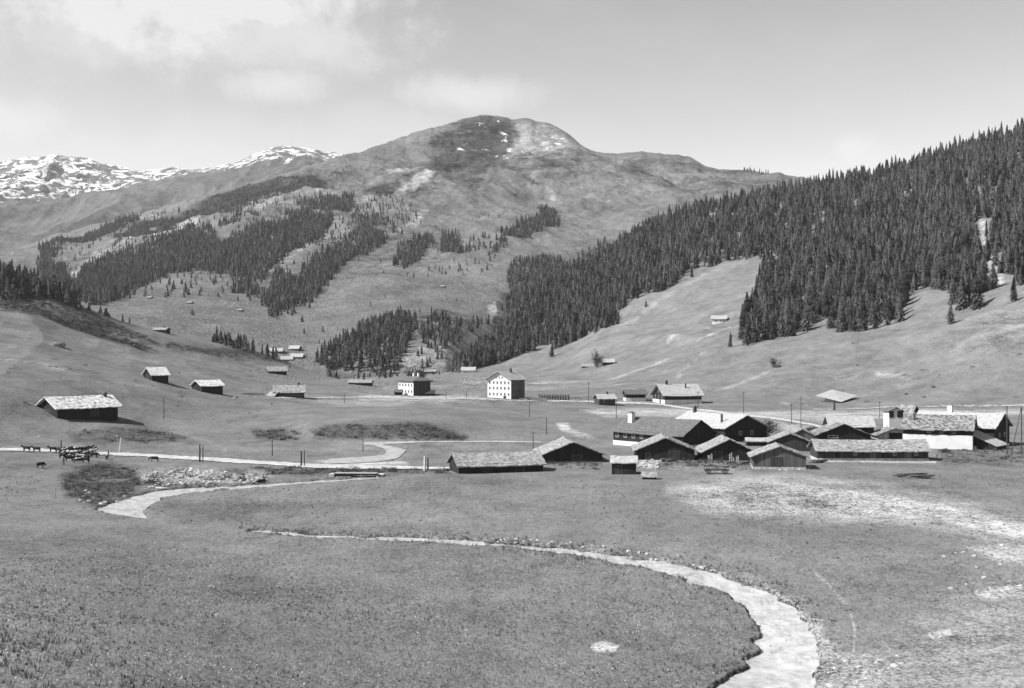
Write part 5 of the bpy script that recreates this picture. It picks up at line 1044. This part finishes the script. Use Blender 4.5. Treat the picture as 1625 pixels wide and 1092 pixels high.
for k, (u, v) in enumerate(herd):
    c = cc[k % 7]; cow(94 + (u - 98) * 1.12 + random.uniform(-1, 1), v + random.uniform(-1, 1.5), c, k % 3 == 0, random.choice((0, 180, 20, 160, 70, -60, 200)) + random.uniform(-20, 20), LB[c], c + ' cows of the herd')
cow(42, 718, 'black', 0, 175, 'leading black cow walking on the road at far left'); cow(58, 719, 'black', 0, 180, 'second black cow walking on the road at far left'); cow(170, 730, 'piebald', 1, 100, 'dark cow alone between the herd and the leaning white post')
cow(245, 733, 'black', 1, 190, 'black cow grazing alone on the bank below the road'); cow(84, 719, 'black', 0, 180, 'black cow on the road just left of the herd'); cow(64, 743, 'black', 1, 60, 'black calf on the grass left of the scrubby hollow')
def person(u, v, rz, label, h=1.72):
    s_ = h / 1.75
    vts = [(0, 0, .95), (0, 0, 1.2), (0, 0, 1.42), (0, 0, 1.52), (0, .02, 1.66), (.2, 0, 1.4), (.27, .02, 1.12), (.25, .14, .88), (-.2, 0, 1.4), (-.27, .02, 1.12), (-.24, .1, .86), (.1, 0, .88), (.12, .06, .48), (.12, -.02, .06), (.12, .14, .03), (-.1, 0, .88), (-.12, -.06, .48), (-.13, -.12, .06), (-.13, .04, .03)]
    ed = [(0, 1), (1, 2), (2, 3), (3, 4), (2, 5), (5, 6), (6, 7), (2, 8), (8, 9), (9, 10), (0, 11), (11, 12), (12, 13), (13, 14), (0, 15), (15, 16), (16, 17), (17, 18)]
    rd = [(.17, .13), (.16, .12), (.18, .12), .06, .1, .07, .05, .04, .07, .05, .04, .1, .07, .05, .04, .1, .07, .05, .04]
    me = skin_mesh('person', [(x * s_, y * s_, z * s_) for x, y, z in vts], ed, [tuple(a * s_ for a in r_) if isinstance(r_, tuple) else r_ * s_ for r_ in rd], M['cloth'], 2)
    o = bpy.data.objects.new('person', me); COL.objects.link(o); o.location = A.at(u, v); o.rotation_euler = (0, 0, R(rz)); tag(o, label, 'person')
    hm = MB(); z = 1.70 * s_
    for k in range(10):
        a, b = 2 * math.pi * k / 10, 2 * math.pi * (k + 1) / 10
    hm.tube((0, .02, z), (0, .02, z + .015), .2, .2, 12); hm.tube((0, .02, z + .016), (0, .02, z + .13), .11, .09, 12); hm.build('hat', M['dark_wood'], o)
    return o
person(101, 738, 150, 'herder in dark clothes and hat standing before the herd')
person(172, 727, 80, 'second herder in dark clothes right of the herd by the road')

# ------------------------------------------------------------------ air
xs = [v for sh in (A, B, Cc) for v in (sh.X.min(), sh.X.max())]; zt = max(float(sh.Z.max()) for sh in (A, B, Cc)) + 40
zb = min((o.matrix_basis @ Vector(c)).z for o in (ground, mountain, farm) for c in o.bound_box) - 1
xb = max(abs((Vector(c)).x) for o in (ground, mountain, farm) for c in o.bound_box) + 60; yb = max(Vector(c).y for o in (ground, mountain, farm) for c in o.bound_box) + 60
m = MB(); m.box(-xb, xb, -60, yb, zb, zt)
hm = bpy.data.materials.new('haze'); hm.use_nodes = True; hm.node_tree.nodes.clear()
ho = N(hm.node_tree, 'ShaderNodeOutputMaterial'); hv = N(hm.node_tree, 'ShaderNodeVolumePrincipled'); hv.inputs['Color'].default_value = (.92, .92, .92, 1); hv.inputs['Density'].default_value = 3.2e-5; hv.inputs['Anisotropy'].default_value = .2
hm.node_tree.links.new(hv.outputs[0], ho.inputs['Volume'])
tag(m.build('haze', hm), kind='stuff')
